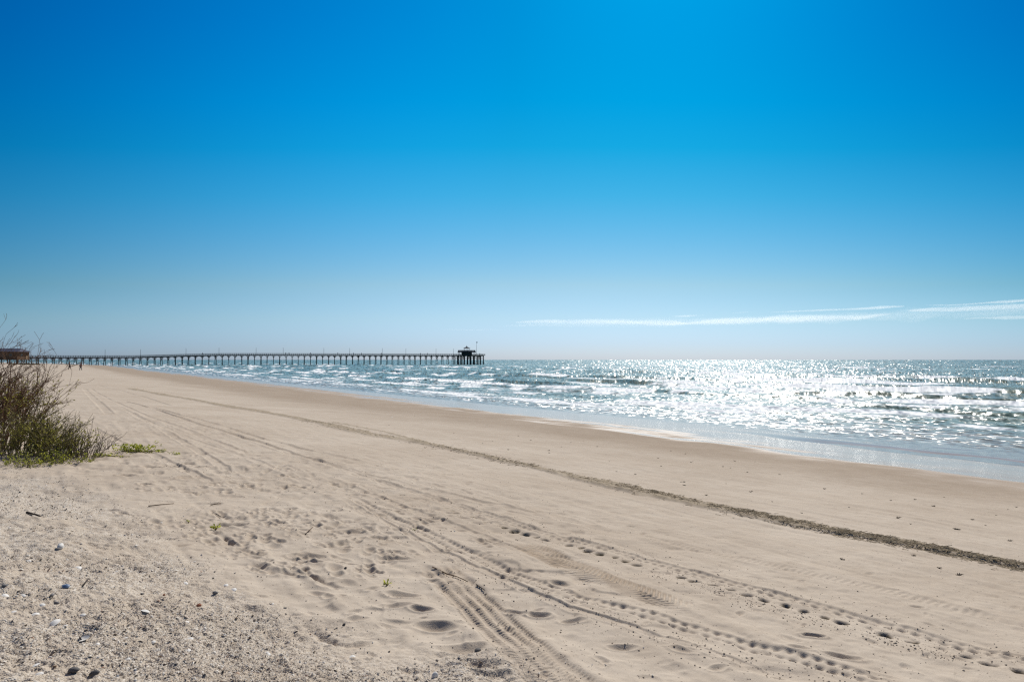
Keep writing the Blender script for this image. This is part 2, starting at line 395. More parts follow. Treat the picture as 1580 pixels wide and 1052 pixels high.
def f_thin(dep, w):
    def f(j, d, a, e, L): Z[j] += e * rut(d + .01 * vn(a * 4, a * 0, 66), w, dep) * (.5 + .5 * ss(vn(a * .7, a * 0, 67), -.5, .3))
    return f
track([(530, 770), (580, 800), (640, 832), (700, 860), (760, 886), (800, 905), (860, 934), (920, 955), (980, 972), (1050, 1000), (1120, 1020), (1170, 1036), (1240, 1060)], .35, f_thin(.010, .045))
def f_dots(j, d, a, e, L):
    for off in (-.05, .05):
        ph = (a / .075 + (off > 0) * .4) % 1 - .5
        Z[j] -= e * .018 * (.3 + 1.1 * h2(np.floor(a / .075 + (off > 0) * .4), a * 0, 78)) * np.exp(-((ph * .075) / .022) ** 2 - ((d - off) / .022) ** 2)
    Z[j] += e * rut(d, .09, .006)
track([(535, 762), (600, 800), (650, 820), (700, 843), (760, 868), (830, 902), (900, 928), (990, 950), (1150, 997), (1240, 1020), (1340, 1052), (1400, 1075)], .35, f_dots)
def f_wide(j, d, a, e, L):
    w = .16; m = (1 - ss(np.abs(d), w * .9, w * 1.1)) * ss(a, 0, .15)
    rib = .009 * np.cos(d / w * 2 * math.pi * 2.0)
    sip = .008 * np.sin((a + .6 * np.abs(d)) / .034 * 2 * math.pi) * (np.cos(d / w * 2 * math.pi * 2.0) > -.2)
    damp[j] = np.maximum(damp[j], .25 * m)
    wear = .35 + .65 * ss(fbm(X[j] * 3, Y[j] * 3, 68, 2), -.35, .3)
    Z[j] += m * (-.010 + (.85 * rib + .95 * sip) * wear) + .004 *  np.exp(-((np.abs(d) - w * 1.2) / .03) ** 2) * ss(a, 0, .15)
track([(672, 876), (715, 912), (752, 950), (800, 998), (850, 1042), (900, 1085), (980, 1140)], .4, f_wide)
def f_chev(j, d, a, e, L):
    w = .17; m = (1 - ss(np.abs(d), w * .8, w * 1.1)) * e
    Z[j] += m * .009 * np.sin((a + .8 * np.abs(d)) / .05 * 2 * math.pi) * ss(vn(X[j] * 2.5, Y[j] * 2.5, 69), -.5, .2) - .006 * m; damp[j] = np.maximum(damp[j], .75 * m * ss(fbm(X[j] * 2, Y[j] * 2, 59, 3), -.4, .2))
track([(800, 836), (880, 876), (940, 900), (1010, 925), (1080, 950)], .4, f_chev)
track([(850, 800), (980, 826), (1080, 848), (1200, 874), (1330, 905), (1460, 938), (1580, 966), (1700, 995)], .4, lambda j, d, a, e, L: Z.__setitem__(j, Z[j] + e * (.35 + .65 * (1 - ss(L - a, 3, 6))) * (rut(d, .10, .003) + .0028 * np.sin(a / .06 * 2 * math.pi + 4 * vn(a * .8, a * 0, 79)) * ss(vn(a * .6, a * 0, 80), -.5, .3) * (1 - ss(np.abs(d), .06, .1)))))
for px, dep, w in (
    ([(205, 640), (262, 668), (330, 712), (370, 738)], .014, .09), ([(190, 632), (240, 655), (330, 690), (420, 722), (480, 745)], .011, .08),
    ([(140, 600), (180, 622), (230, 645), (300, 668), (380, 700)], .016, .10), ([(230, 628), (330, 655), (450, 690), (560, 716)], .022, .10),
    ([(90, 585), (160, 592), (230, 601), (300, 612)], .03, .14), ([(400, 690), (500, 716), (600, 742), (720, 772), (850, 800)], .012, .09),
    ([(130, 600), (150, 620), (170, 640)], .016, .15), ([(150, 595), (200, 606), (260, 625)], .02, .2),
    ([(620, 690), (760, 722), (900, 756), (1050, 790), (1240, 836)], .006, .1), ([(140, 660), (230, 700), (330, 745)], .015, .08),
    ([(500, 735), (640, 790), (800, 850), (920, 896)], .008, .07)):
    track(px, .5, f_thin(dep, w))

def dent(x0, y0, ang, a, b, dep, rim=.3):
    dep *= .82
    ext = 2.2 * max(a, b); r0 = math.hypot(x0, y0); t0 = math.atan2(x0, y0)
    if abs(t0) > .7: return
    i0, i1 = np.searchsorted(RR, r0 - ext), np.searchsorted(RR, r0 + ext)
    j0, j1 = np.searchsorted(th_mid, t0 - ext / r0), np.searchsorted(th_mid, t0 + ext / r0)
    if i1 <= i0 or j1 <= j0: return
    idx = (np.arange(i0, i1)[:, None] * nT + np.arange(j0, j1)[None]).ravel()
    dx, dy = X[idx] - x0, Y[idx] - y0; ca, sa = math.cos(ang), math.sin(ang)
    p, q = (dx * ca + dy * sa) / a, (-dx * sa + dy * ca) / b
    rr2 = p * p + q * q
    damp[idx] = np.maximum(damp[idx], min(1, dep / .03) * .6 * np.exp(-rr2 * 1.2))  # colour darkened toward the middle of each dent, more where deeper
    Z[idx] += dep * (-np.exp(-rr2 ** 1.4 * 1.4) + rim * np.exp(-(np.sqrt(rr2) - 1.45) ** 2 / .09))
# distinct footprints and scoops
for (u, v, a, b, dep) in ((672, 965, .11, .055, .032), (650, 940, .07, .035, .03), (715, 1000, .12, .06, .03), (735, 1025, .11, .05, .03), (760, 1040, .09, .04, .02), (830, 948, .07, .04, .035), (795, 945, .06, .035, .03),
    (885, 960, .07, .035, .02), (1300, 1017, .09, .045, .035), (960, 1000, .07, .035, .02), (1255, 985, .06, .03, .04), (480, 862, .11, .05, .03), (475, 870, .10, .04, .03), (362, 811, .12, .06, .04), (345, 812, .08, .05, .03),
    (235, 722, .16, .07, .06), (265, 719, .15, .07, .06), (310, 721, .17, .06, .06), (290, 716, .10, .05, .05), (195, 735, .11, .06, .05), (285, 738, .09, .06, .05), (225, 748, .09, .05, .05), (560, 820, .09, .045, .035), (585, 832, .09, .05, .03), (545, 822, .1, .05, .04), (610, 862, .1, .04, .03),
    (620, 918, .1, .05, .03), (610, 935, .1, .04, .02), (700, 850, .07, .04, .03), (745, 835, .08, .04, .03), (780, 890, .06, .03, .02), (1415, 940, .05, .03, .02)):
    p = G(u, v); dent(p[0], p[1], random.uniform(-.3, .3), a, b, dep)
for _ in range(520):
    u = random.triangular(90, 820, 420); v = random.triangular(700, 930, 745)
    if v < 700 + max(0, (u - 420)) * .12 or v > 745 + (u - 60) * .42: continue
    if abs(v - np.interp(u, [300, 400, 480, 563, 647, 710, 780, 871], [655, 684, 712, 736, 764, 784, 808, 832])) < 17 or abs(v - np.interp(u, [530, 640, 760, 860], [772, 830, 884, 934])) < 12: continue
    p = G(u, v); k = random.uniform(.6, 1.1); an = random.gauss(2.18, .5) + (math.pi if random.random() < .5 else 0); dp_ = random.uniform(.010, .027) * k
    dent(p[0], p[1], an, .085 * k, .048 * k, dp_); dent(p[0] - math.cos(an) * .15 * k, p[1] - math.sin(an) * .15 * k, an, .05 * k, .040 * k, dp_ * random.uniform(.7, 1.3))
    if random.random() < .4: dent(p[0] + random.gauss(0, .1), p[1] + random.gauss(0, .1), an + random.gauss(0, .6), .035, .02, dp_ * .8)
for _ in range(260):
    u = random.uniform(250, 1580); v = random.uniform(640, 1050)
    if v < 640 + (u - 250) * .155 and random.random() < .75: continue
    p = G(u, v); k = random.uniform(.25, .8)
    dent(p[0], p[1], random.uniform(-1.2, 1.2), .09 * k, .045 * k, random.uniform(.006, .026) * k)
# sharper scarps in the shell bank
def f_scarp(j, d, a, e, L): Z[j] -= e * .035 * np.exp(-(d / .03) ** 2) * (.4 + .6 * ss(vn(X[j] * 8, Y[j] * 8, 71), -.4, .3)); Z[j] += e * .015 * np.exp(-((d - .07) / .04) ** 2)
for px in ([(157, 864), (185, 874), (210, 884), (235, 892)], [(30, 880), (58, 888), (78, 894)], [(150, 899), (185, 904), (220, 912)], [(330, 820), (355, 836), (375, 845)], [(470, 960), (500, 985), (560, 1010)], [(460, 880), (500, 900), (540, 915)], [(0, 838), (25, 845)]):
    track(px, .25, f_scarp)

V = np.stack([X, Y, Z], 1)
ii, jj = np.meshgrid(np.arange(nR - 1), np.arange(nT), indexing='ij'); j2 = (jj + 1) % nT
Q = np.stack([ii * nT + jj, (ii + 1) * nT + jj, (ii + 1) * nT + j2, ii * nT + j2], -1).reshape(-1, 4)[:, ::-1]
# close the hole under the camera
V = np.vstack([V, [[0, 0, float(base_z(np.zeros(1), np.zeros(1))[0])]]])
pad = lambda a: np.append(a, a[:1])
SAND = sand_material()
me = np_mesh('sand_beach', V, Q, SAND, {'damp': ('FLOAT', pad(damp)), 'wet': ('FLOAT', pad(wet)), 'shell': ('FLOAT', pad(shell)), 'churn_shade': ('FLOAT', pad(churn_shade))})
beach = link('sand_beach', me); tag(beach, kind='structure')
Zg = Z.reshape(nR, nT)
def surf(x, y):
    """height of the finished sand sheet at x, y"""
    r = np.hypot(x, y); t = np.arctan2(x, y)
    i = np.clip(np.searchsorted(RR, r) - 1, 0, nR - 2); j = np.clip(np.searchsorted(th_mid, t) - 1, 0, len(th_mid) - 2)
    fi = (r - RR[i]) / (RR[i + 1] - RR[i]); fj = np.clip((t - th_mid[j]) / (th_mid[j + 1] - th_mid[j]), 0, 1)
    return (Zg[i, j] * (1 - fi) + Zg[i + 1, j] * fi) * (1 - fj) + (Zg[i, j + 1] * (1 - fi) + Zg[i + 1, j + 1] * fi) * fj
def on(u, v, dz=0.0):
    p = G(u, v); return (float(p[0]), float(p[1]), float(surf(p[0], p[1])) + dz)

# ------------------------------------------------------------------ sea
th2 = np.concatenate([-side[::-1][20:], th_mid, side, np.linspace(R(100), R(135), 14)[1:]])
w2 = np.concatenate([np.linspace(1 / 17., 1 / 400., 640), np.linspace(1 / 400., 1 / 12000., 56)[1:]])
R2 = np.concatenate([1 / w2, [20000, 35000, 60000]])
nT2, nR2 = len(th2), len(R2)
x = (R2[:, None] * np.sin(th2)[None]).ravel(); y = (R2[:, None] * np.cos(th2)[None]).ravel(); r = np.repeat(R2, nT2)
s2, t2 = st(x, y); q = t2 - tw(s2)
qd = q + 3.0 * fbm(s2 / 45., q / 90., 81, 2) + 1.2 * vn(s2 / 12., q / 30., 82) + .7 * vn(s2 / 3.7, q / 6., 83) + .35 * vn(s2 / 1.4, q / 3., 84)
z = np.zeros_like(x); foam = np.zeros_like(x); face = np.zeros_like(x)
gro = ss(q, 1, 14)
breakers = [(6, .05, .9), (9, .10, 1.0), (12.5, .14, 1.2), (17, .22, 1.3), (22, .28, 1.4), (28, .34, 1.5), (34, .40, 1.7), (41, .45, 1.8), (49, .5, 1.9), (58, .5, 2.1), (69, .55, 2.3), (82, .55, 2.5), (97, .6, 2.8), (115, .6, 3.0), (138, .6, 3.4), (165, .5, 3.8), (200, .4, 4.4)]
for k, (q0, h, w) in enumerate(breakers):
    dq = qd - q0 - 2.5 * vn(s2 / 30., s2 * 0, 90 + k)
    amp = h * (.35 + .65 * ss(vn(s2 / (16. + q0 * .25), s2 * 0 + k, 110 + k), -.45, .5))
    prof_ = np.where(dq < 0, np.exp(-(dq / (w * .38)) ** 2), np.exp(-(dq / (w * 1.3)) ** 2))
    z += amp * prof_
    brk = ss(vn(s2 / (10. + q0 * .25), s2 * 0, 130 + k) + .35 * vn(s2 / 3.5, s2 * 0, 250 + k), (-.62 if k % 2 else -.30) + q0 * .0020, (0.0 if k % 2 else .25) + q0 * .0020)
    bore = np.where(dq < 0, np.exp(-(np.maximum(-dq - .5, 0) / (w * 1.2)) ** 1.3), np.exp(-(dq / (w * .55)) ** 2))
    br2 = ss(vn(s2 / 4., s2 * 0, 210 + k) + .5 * vn(s2 / 1.7, s2 * 0, 230 + k), -.9, .3)
    foam = np.maximum(foam, brk * bore * (.45 + .45 * br2))
    lace = np.where(dq > 0, np.exp(-dq / (w * 1.8)), 0) * brk
    foam = np.maximum(foam, .40 * lace)
    face = np.maximum(face, (1 - brk) * np.exp(-((dq + w * .35) / (w * .3)) ** 2) * ss(amp, .15, .5))
inner = ss(q, -.5, 3) * (1 - ss(q, 20, 70))
foam = np.maximum(foam, .20 * ss(q, -2, 1) * (1 - ss(q, 5, 12)))
foam = np.maximum(foam, inner * (.33 + .26 * fbm(s2 / 9., q / 1.6, 150, 3)))
edge = q + 1.3 * vn(s2 / 7., s2 * 0, 151) + .4 * vn(s2 / 2., s2 * 0, 152)
for e0, ww, f0 in ((.5, .12, .52), (2.0, .2, .66), (3.8, .25, .72), (5.6, .22, .66), (7.2, .3, .68), (9.5, .3, .68)):
    foam = np.maximum(foam, f0 * np.exp(-((edge - e0) / (ww * 1.7)) ** 2) * ss(vn(s2 / 5., s2 * 0 + e0, 153), -.5, .3))
# open water: swell and chop
sw = 1 - .75 * ss(r, 200, 1200)
for k in range(9):
    a_ = R(rng.normal(0, 22)); dx, dy = NX * math.cos(a_) - NY * math.sin(a_), NX * math.sin(a_) + NY * math.cos(a_)
    lam = float(rng.uniform(5, 24)); ph = float(rng.uniform(0, 6.28)); A = .010 * lam ** .8
    z += gro * A * sw * np.sin((x * dx + y * dy) * 2 * math.pi / lam + ph + 1.5 * vn(x / 30., y / 30., 160 + k)) * (.4 + .6 * ss(q, 20, 90))
cap = ss(vn(s2 / 14., q / 3.5, 170) + .6 * vn(s2 / 50., q / 40., 171), .62, .9) * ss(q, 60, 120) * (1 - ss(r, 500, 900))
foam = np.maximum(foam, .75 * cap); z += .12 * cap
calm = 1 - ss(q, -1, 3)
sig = .165 * (1 - .75 * calm) * (1 - .25 * (foam > .5))
grid = (nR2, nT2)
def jitter():
    a = rng.normal(0, 1, grid); a = (a + .15 * np.roll(a, 1, 1)) / 1.01
    return a.ravel()
rough_n = .75 + .5 * ss(fbm(s2 / 60., q / 25., 172, 2), -.4, .4)
fr = ss(r, 70, 170)
def patch(sd):          # near the shore the wavelets are bigger than the mesh cells
    n_ = 2.4 * (.7 * vn(s2 / .42, q / .30, sd) + .5 * vn(s2 / .17, q / .15, sd + 1))
    return (jitter() * fr + n_ * (1 - fr)) / np.sqrt(fr ** 2 + (1 - fr) ** 2)
tx, ty = patch(180) * sig * rough_n, patch(190) * sig * rough_n
tilt = np.stack([tx - .05 * (1 - calm), ty - .10 * (1 - calm), np.zeros_like(tx)], 1)
shallow = (1 - ss(q, -1, 16)) * .7 + .12 * (1 - ss(q, 20, 90)) * ss(vn(s2 / 20., q / 8., 173), -.2, .6)
z = z * gro + .005
V = np.stack([x, y, z], 1)
ii, jj = np.meshgrid(np.arange(nR2 - 1), np.arange(nT2 - 1), indexing='ij')
Q = np.stack([ii * nT2 + jj, ii * nT2 + jj + 1, (ii + 1) * nT2 + jj + 1, (ii + 1) * nT2 + jj], -1).reshape(-1, 4)
keep = (q[Q] > -9).any(1); Q = Q[keep]
used = np.unique(Q); remap = np.full(len(V), -1); remap[used] = np.arange(len(used)); Q = remap[Q]
Q = Q[:, ::-1]
SEA = sea_material()
me = np_mesh('sea', V[used], Q, SEA, {'foam': ('FLOAT', foam[used]), 'shallow': ('FLOAT', np.clip(shallow, 0, 1)[used]), 'face': ('FLOAT', np.clip(face * .8, 0, 1)[used]), 'sq': ('FLOAT_VECTOR', np.stack([s2, q, q * 0], 1)[used]), 'tilt': ('FLOAT_VECTOR', tilt[used])})
sea = link('sea', me); tag(sea, kind='structure')

#PART2
# ------------------------------------------------------------------ pier
WOOD = simple('weathered timber', (.085, .092, .085), .85, .4, .8, .2)
DECKW = simple('deck boards', (.11, .10, .09), .85, .3, .6, .2)
METAL = simple('grey metal', (.10, .11, .12), .6, .2, 2., .4)
PE = np.array([-24.4, 577.0]); PD = np.array([.948, .3183]); PD /= np.linalg.norm(PD); PN = np.array([-PD[1], PD[0]])
PLEN = 332.0; STEP = 4.55; HALF = 2.5
def pz(k): return float(np.interp(k, [0, 175, 205, 232, 262, 300, 332], [7.75, 7.85, 7.75, 7.0, 6.0, 5.85, 5.9]))   # deck height, k metres from the sea end
def pp(k, n=0.0): p = PE - PD * k + PN * n; return float(p[0]), float(p[1])
prz = math.atan2(PD[1], PD[0])
o = pp(PLEN); pier = empty('fishing_pier', (o[0], o[1], 0))
tag(pier, 'long dark timber fishing pier on many piles running out over the sea', 'pier')
off = Vector((o[0], o[1], 0))
def pv(k, n, z): a = pp(k, n); return (a[0] - off.x, a[1] - off.y, z)
ks = list(np.arange(0, PLEN + .1, 3.0))
def strip(mb, n0, n1, zlo, zhi, k0=0, k1=PLEN):
    kk = [k for k in ks if k0 <= k <= k1]
    vs, fs = [], []
    for k in kk:
        z = pz(k); vs += [pv(k, n0, z + zlo), pv(k, n1, z + zlo), pv(k, n1, z + zhi), pv(k, n0, z + zhi)]
    for i in range(len(kk) - 1):
        for a in range(4): b = (a + 1) % 4; fs.append((i * 4 + a, i * 4 + b, i * 4 + 4 + b, i * 4 + 4 + a))
    e = (len(kk) - 1) * 4; fs += [(3, 2, 1, 0), (e, e + 1, e + 2, e + 3)]
    mb.add(vs, fs)
m = MB(); strip(m, -HALF, HALF, -.16, 0); m.build('deck', DECKW, pier)
m = MB(); strip(m, -HALF + .05, -HALF + .35, -.8, -.165); strip(m, HALF - .35, HALF - .05, -.8, -.165); m.build('stringer', WOOD, pier)
for n in (-HALF + .08, HALF - .08):
    m = MB(); strip(m, n - .11, n + .11, 1.0, 1.14); strip(m, n - .03, n + .03, .62, .74); strip(m, n - .03, n + .03, .28, .40)
    for k in np.arange(1, PLEN, 1.5166): a = pv(k, n, pz(k) + .52); m.box(a, (.14, .1, 1.02), prz)
    m.build('railing', WOOD, pier)
extra = MB(); npile = 0
ground_z = lambda x, y: float(prof(np.array([x]), np.array([y]))[0])
for i in range(int(PLEN / STEP) + 1):
    k = PLEN - 1.0 - i * STEP
    if k < .3: break
    zt = pz(k) - .8
    m = MB(); c = pv(k, 0, zt - .17); m.box(c, (.36, 2 * HALF + .9, .34), prz)
    lo = max(zt - 3.0, ground_z(*pp(k)) + 1.0)
    m.bar(pv(k, -2.5, zt - .35), pv(k, 2.5, lo), .2); m.bar(pv(k + .12, 2.5, zt - .35), pv(k + .12, -2.5, lo), .2)
    for sgn in (-1, 1): m.bar(pv(k + sgn * 1.15, -2.1, zt - .02), pv(k, -2.1, zt - 1.3), .2); m.bar(pv(k + sgn * 1.15, 2.1, zt - .02), pv(k, 2.1, zt - 1.3), .2)
    b = m.build('pile_bent', WOOD, pier)
    for n in (-2.6, 2.6):
        gx, gy = pp(k, n); gz = ground_z(gx, gy)
        kj = k + .25 * random.uniform(-1, 1); pts = [pv(kj + .3 * random.uniform(-1, 1), n * 1.08, gz - 1.0), pv(kj, n, zt - .34)]
        if npile < 100: MB().tube(pts, [.25, .20], 8).build('pile', WOOD, b)
        else: extra.tube(pts, [.25, .20], 8)
        npile += 1
# T-shaped head of the pier
m = MB()
hx = pv(12.0, 0, pz(0) - .11); m.box((hx[0], hx[1], hx[2]), (24.6, 11.6, .22), prz); m.build('pier_head', DECKW, pier)
m = MB()
for n in (-5.7, 5.7):
    c = pv(12.0, n, 0)
    for dz in (.3, .66, 1.06): m.box((c[0], c[1], pz(0) + dz), (24.4, .1, .1), prz)
    for k in np.arange(.2, 24.5, 2.0): a = pv(k, n, pz(0) + .55); m.box(a, (.14, .14, 1.1), prz)
c = pv(-.2, 0, 0)
for dz in (.3, .66, 1.06): m.box((c[0], c[1], pz(0) + dz), (.1, 11.2, .1), prz)
for n in np.arange(-5, 5.1, 2.0): a = pv(-.2, n, pz(0) + .55); m.box(a, (.14, .14, 1.1), prz)
m.build('head_railing', WOOD, pier)
for k in np.arange(1, 24, 2.8):
    for n in (-5.2, -3.6, 3.6, 5.2): gx, gy = pp(k, n); extra.tube([pv(k, n, -6), pv(k, n, pz(0) - .22)], [.25, .2], 8)
    extra.bar(pv(k, -5.2, 6.6), pv(k, 5.2, 4.2), .2); extra.bar(pv(k, -5.2, 4.2), pv(k, 5.2, 6.6), .2)
for n in (-5.45, 5.45): extra.bar(pv(0, n, .9), pv(20, n, .9), .25)
tag(extra.build('pile', WOOD, pier), kind='stuff')

# pavilion on the pier head -------------------------------------------
ROOF = simple('dark shingles', (.055, .058, .068), .9, .25, 1.5, .2)
WALLD = simple('dark boarded wall', (.060, .066, .064), .8, .2, 1.0, .2)
PURP = simple('faded plum railing cloth', (.075, .07, .11), .85, .25, 1.0, .2)
pc = pp(14.3); pav = empty('pavilion', (pc[0], pc[1], pz(0)), prz)
tag(pav, 'two storey dark pavilion with a small hipped roof at the sea end of the pier', 'pavilion')
def ngon(mb, rx, ry, z0, z1, rx2=None, ry2=None, n=8, cap=True):
    rx2 = rx if rx2 is None else rx2; ry2 = ry if ry2 is None else ry2
    vs = [(a * math.cos(2 * math.pi * (i + .5) / n) , b * math.sin(2 * math.pi * (i + .5) / n), zz) for a, b, zz in ((rx, ry, z0), (rx2, ry2, z1)) for i in range(n)]
    fs = [(i, (i + 1) % n, n + (i + 1) % n, n + i) for i in range(n)]
    if cap: fs += [tuple(range(n))[::-1], tuple(range(n, 2 * n))]
    mb.add(vs, fs)
m = MB(); ngon(m, 4.6, 3.4, .02, 2.55); m.build('wall', WALLD, pav)
m = MB(); ngon(m, 7.9, 5.0, 2.56, 2.84); m.build('upper_deck', DECKW, pav)
m = MB(); ngon(m, 8.25, 5.3, 2.45, 3.35, 7.7, 4.9, cap=False); m.build('skirt_roof', ROOF, pav)
m = MB()
for i in range(8):
    a0, a1 = 2 * math.pi * (i + .5) / 8, 2 * math.pi * (i + 1.5) / 8
    for dz in (1.1, .75, .45): m.bar((7.5 * math.cos(a0), 4.8 * math.sin(a0), 2.85 + dz + .3), (7.5 * math.cos(a1), 4.8 * math.sin(a1), 2.85 + dz + .3), .13)
    for k in range(7): f = k / 7; m.bar((7.5 * (math.cos(a0) * (1 - f) + math.cos(a1) * f), 4.8 * (math.sin(a0) * (1 - f) + math.sin(a1) * f), 2.84), (7.5 * (math.cos(a0) * (1 - f) + math.cos(a1) * f), 4.8 * (math.sin(a0) * (1 - f) + math.sin(a1) * f), 4.3), .14)
m.build('upper_railing', PURP, pav)
for i in range(8):
    a = 2 * math.pi * (i + .5) / 8
    MB().tube([(7.3 * math.cos(a), 4.6 * math.sin(a), 0), (7.3 * math.cos(a), 4.6 * math.sin(a), 2.55)], .15, 6).build('post', WOOD, pav)
for i in range(6):
    a = 2 * math.pi * (i + .5) / 6
    MB().tube([(2.4 * math.cos(a), 2.0 * math.sin(a), 2.85), (2.4 * math.cos(a), 2.0 * math.sin(a), 6.0)], .11, 6).build('roof_post', WOOD, pav)
m = MB(); ngon(m, 3.3, 2.8, 5.8, 7.25, .35, .3, 8); rf = m.build('roof', ROOF, pav)
m = MB(); ngon(m, .42, .38, 7.2, 7.7, .30, .28, 8); m.tube([(0, 0, 7.7), (0, 0, 8.6)], [.12, .03], 5); m.build('finial', ROOF, rf)
m = MB()
for i in range(9): m.box((-5.2 + i * .55, -2.2, .15 + i * .29), (.55, 1.1, .08))
m.build('stair', WOOD, pav)
fp = pp(5.3, 2.0); fl = empty('flagpole', (fp[0], fp[1], pz(0)), prz)
tag(fl, 'slim flagpole with a small white pennant beside the pier pavilion', 'flagpole')
MB().tube([(0, 0, 0), (0, 0, 11.6)], [.13, .07], 6).build('pole', METAL, fl)
WHITE = simple('white cloth', (.8, .8, .8), .8, .04, 2.)
m = MB(); m.add([(.07, 0, 11.5), (.5, .1, 11.45), (1.0, -.05, 11.2), (1.0, -.05, 10.6), (.5, .1, 10.5), (.07, 0, 10.4)], [(0, 1, 4, 5), (1, 2, 3, 4)]); fo_ = m.build('flag', WHITE, fl)
sm = fo_.modifiers.new('thick', 'SOLIDIFY'); sm.thickness = .03

# lamp posts on the pier ------------------------------------------------
def k_of(u):                       # metres from the sea end for an image column
    a = (u - CX) / F * 1.0
    # (PE.x - PD.x k) = a * (PE.y - PD.y k)
    return (PE[0] - a * PE[1]) / (PD[0] - a * PD[1])
ORD = ['first', 'second', 'third', 'fourth', 'fifth', 'sixth', 'seventh', 'eighth', 'ninth', 'tenth', 'eleventh', 'twelfth', 'thirteenth']
lus = [66.6, 161, 216, 286.4, 337.5, 395, 437, 500, 540, 590.5, 627, 673.7, 700.6]
lamp0 = empty('lamp_post')
MB().tube([(0, 0, 0), (0, 0, 5.3)], [.13, .09], 6).build('pole', METAL, lamp0)
m = MB(); m.tube([(0, 0, 5.25), (0, -.35, 5.42), (0, -.9, 5.46)], .05, 5); m.box((0, -1.0, 5.43), (.22, .5, .12)); m.build('lamp_head', METAL, lamp0)
for i, u in enumerate(lus):
    l = lamp0 if i == 0 else copy_tree(lamp0)
    k = k_of(u); p = pp(k, 2.35); l.location = (p[0], p[1], pz(k) - .02); l.rotation_euler = (0, 0, prz)
    tag(l, 'thin dark lamp post on the pier, %s in the row counted from the shore' % ORD[i], 'lamp post', 'lamp posts along the pier')

# ------------------------------------------------------------------ people
SKIN = simple('skin', (.45, .28, .2), .6, .1, 8.)
NAVY = simple('dark navy cloth', (.03, .035, .055), .9, .2, 12.)
GREYC = simple('dark grey cloth', (.06, .06, .065), .9, .2, 12.)
REDC = simple('dull red cloth', (.16, .05, .045), .9, .2, 12.)
BLUEC = simple('blue cloth', (.05, .10, .22), .9, .2, 12.)
HAIR = simple('dark hair', (.03, .022, .018), .8, .2, 20.)
def skin_mesh(name, nodes, edges, mt, grow=0.0, sub=1):
    me = bpy.data.meshes.new(name + '_skel'); me.from_pydata([n[:3] for n in nodes], edges, []); o = bpy.data.objects.new(name + '_skel', me); COL.objects.link(o)
    md_ = o.modifiers.new('s', 'SKIN'); o.modifiers.new('d', 'SUBSURF').levels = sub
    for i, n in enumerate(nodes): me.skin_vertices[0].data[i].radius = (n[3] + grow, (n[4] if len(n) > 4 else n[3]) + grow)
    me.skin_vertices[0].data[0].use_root = True
    dg = bpy.context.evaluated_depsgraph_get(); dg.update()
    out = bpy.data.meshes.new_from_object(o.evaluated_get(dg)); out.name = name
    bpy.data.objects.remove(o); out.materials.clear(); out.materials.append(mt)
    out.polygons.foreach_set('use_smooth', [True] * len(out.polygons))
    return out
def person_meshes(stride, lean, arm, top, bottom):
    s = stride
    J = [(0, 0, .95, .15, .11), (0, lean * .3, 1.15, .14, .10), (0, lean * .7, 1.36, .17, .11), (0, lean * .9, 1.49, .06), (0, lean, 1.56, .065), (0, lean + .01, 1.66, .095, .105), (0, lean + .01, 1.74, .075, .085),
         (.10, 0, .90, .10), (.11, s * .5 + .03, .50, .065), (.11, s * .8 - .03, .09, .045), (.12, s * .8 + .12, .04, .04),
         (-.10, 0, .90, .10), (-.11, -s * .4 + .04, .50, .065), (-.11, -s * .85 - .05, .10, .045), (-.12, -s * .85 + .09, .04, .04),
         (.20, lean * .75, 1.42, .06), (.25, -arm * .3 + lean * .5, 1.15, .045), (.26, -arm + .08, .92, .035), (.26, -arm + .11, .82, .035),
         (-.20, lean * .75, 1.42, .06), (-.25, arm * .3 + lean * .5, 1.15, .045), (-.26, arm + .10, .92, .035), (-.26, arm + .13, .82, .035)]
    E_ = [(0, 1), (1, 2), (2, 3), (3, 4), (4, 5), (5, 6), (0, 7), (7, 8), (8, 9), (9, 10), (0, 11), (11, 12), (12, 13), (13, 14), (2, 15), (15, 16), (16, 17), (17, 18), (2, 19), (19, 20), (20, 21), (21, 22)]
    body = skin_mesh('person_body', J, E_, SKIN)
    def sub(ids, mt, g, nm):
        mp = {k: i for i, k in enumerate(ids)}
        return skin_mesh(nm, [J[k] for k in ids], [(mp[a], mp[b]) for a, b in E_ if a in mp and b in mp], mt, g)
    jacket = sub([0, 1, 2, 15, 16, 17, 19, 20, 21], top, .018, 'jacket'); trousers = sub([0, 7, 8, 9, 11, 12, 13], bottom, .016, 'trousers')
    hb = MB(); n = 10
    rows = [(.0, 1.85), (.07, 1.83), (.105, 1.76), (.11, 1.68), (.10, 1.60)]
    vs = []; fs = []
    for rr_, zz in rows:
        for i in range(n): a = 2 * math.pi * i / n; vs.append((rr_ * math.cos(a), lean + .0 + rr_ * 1.1 * math.sin(a) - .02, zz))
    for r_ in range(len(rows) - 1):
        for i in range(n):
            if r_ >= 2 and 0 < i < n // 2: continue     # the face stays clear
            fs.append((r_ * n + i, r_ * n + (i + 1) % n, (r_ + 1) * n + (i + 1) % n, (r_ + 1) * n + i))
    hb.add(vs, fs); hair = hb.mesh('hair', HAIR, True)
    return body, jacket, trousers, hair
def person(meshes, loc, rz, label, group=None, h=1.0):
    b = link('person', meshes[0], None, loc); b.rotation_euler = (0, 0, rz); b.scale = (h,) * 3
    for nm, me_ in zip(('jacket', 'trousers', 'hair'), meshes[1:]): link(nm, me_, b)
    return tag(b, label, 'person', group)
pm1 = person_meshes(.26, .05, .16, NAVY, GREYC); pm2 = person_meshes(.22, .04, -.14, REDC, NAVY); pm3 = person_meshes(.04, .10, -.12, GREYC, NAVY); pm4 = person_meshes(.05, .06, .05, BLUEC, GREYC)
p = on(107.5, 570.4); person(pm1, p, R(150), 'person in dark clothes walking on the beach, left one of two below the pier', 'people on the beach', 1.12)
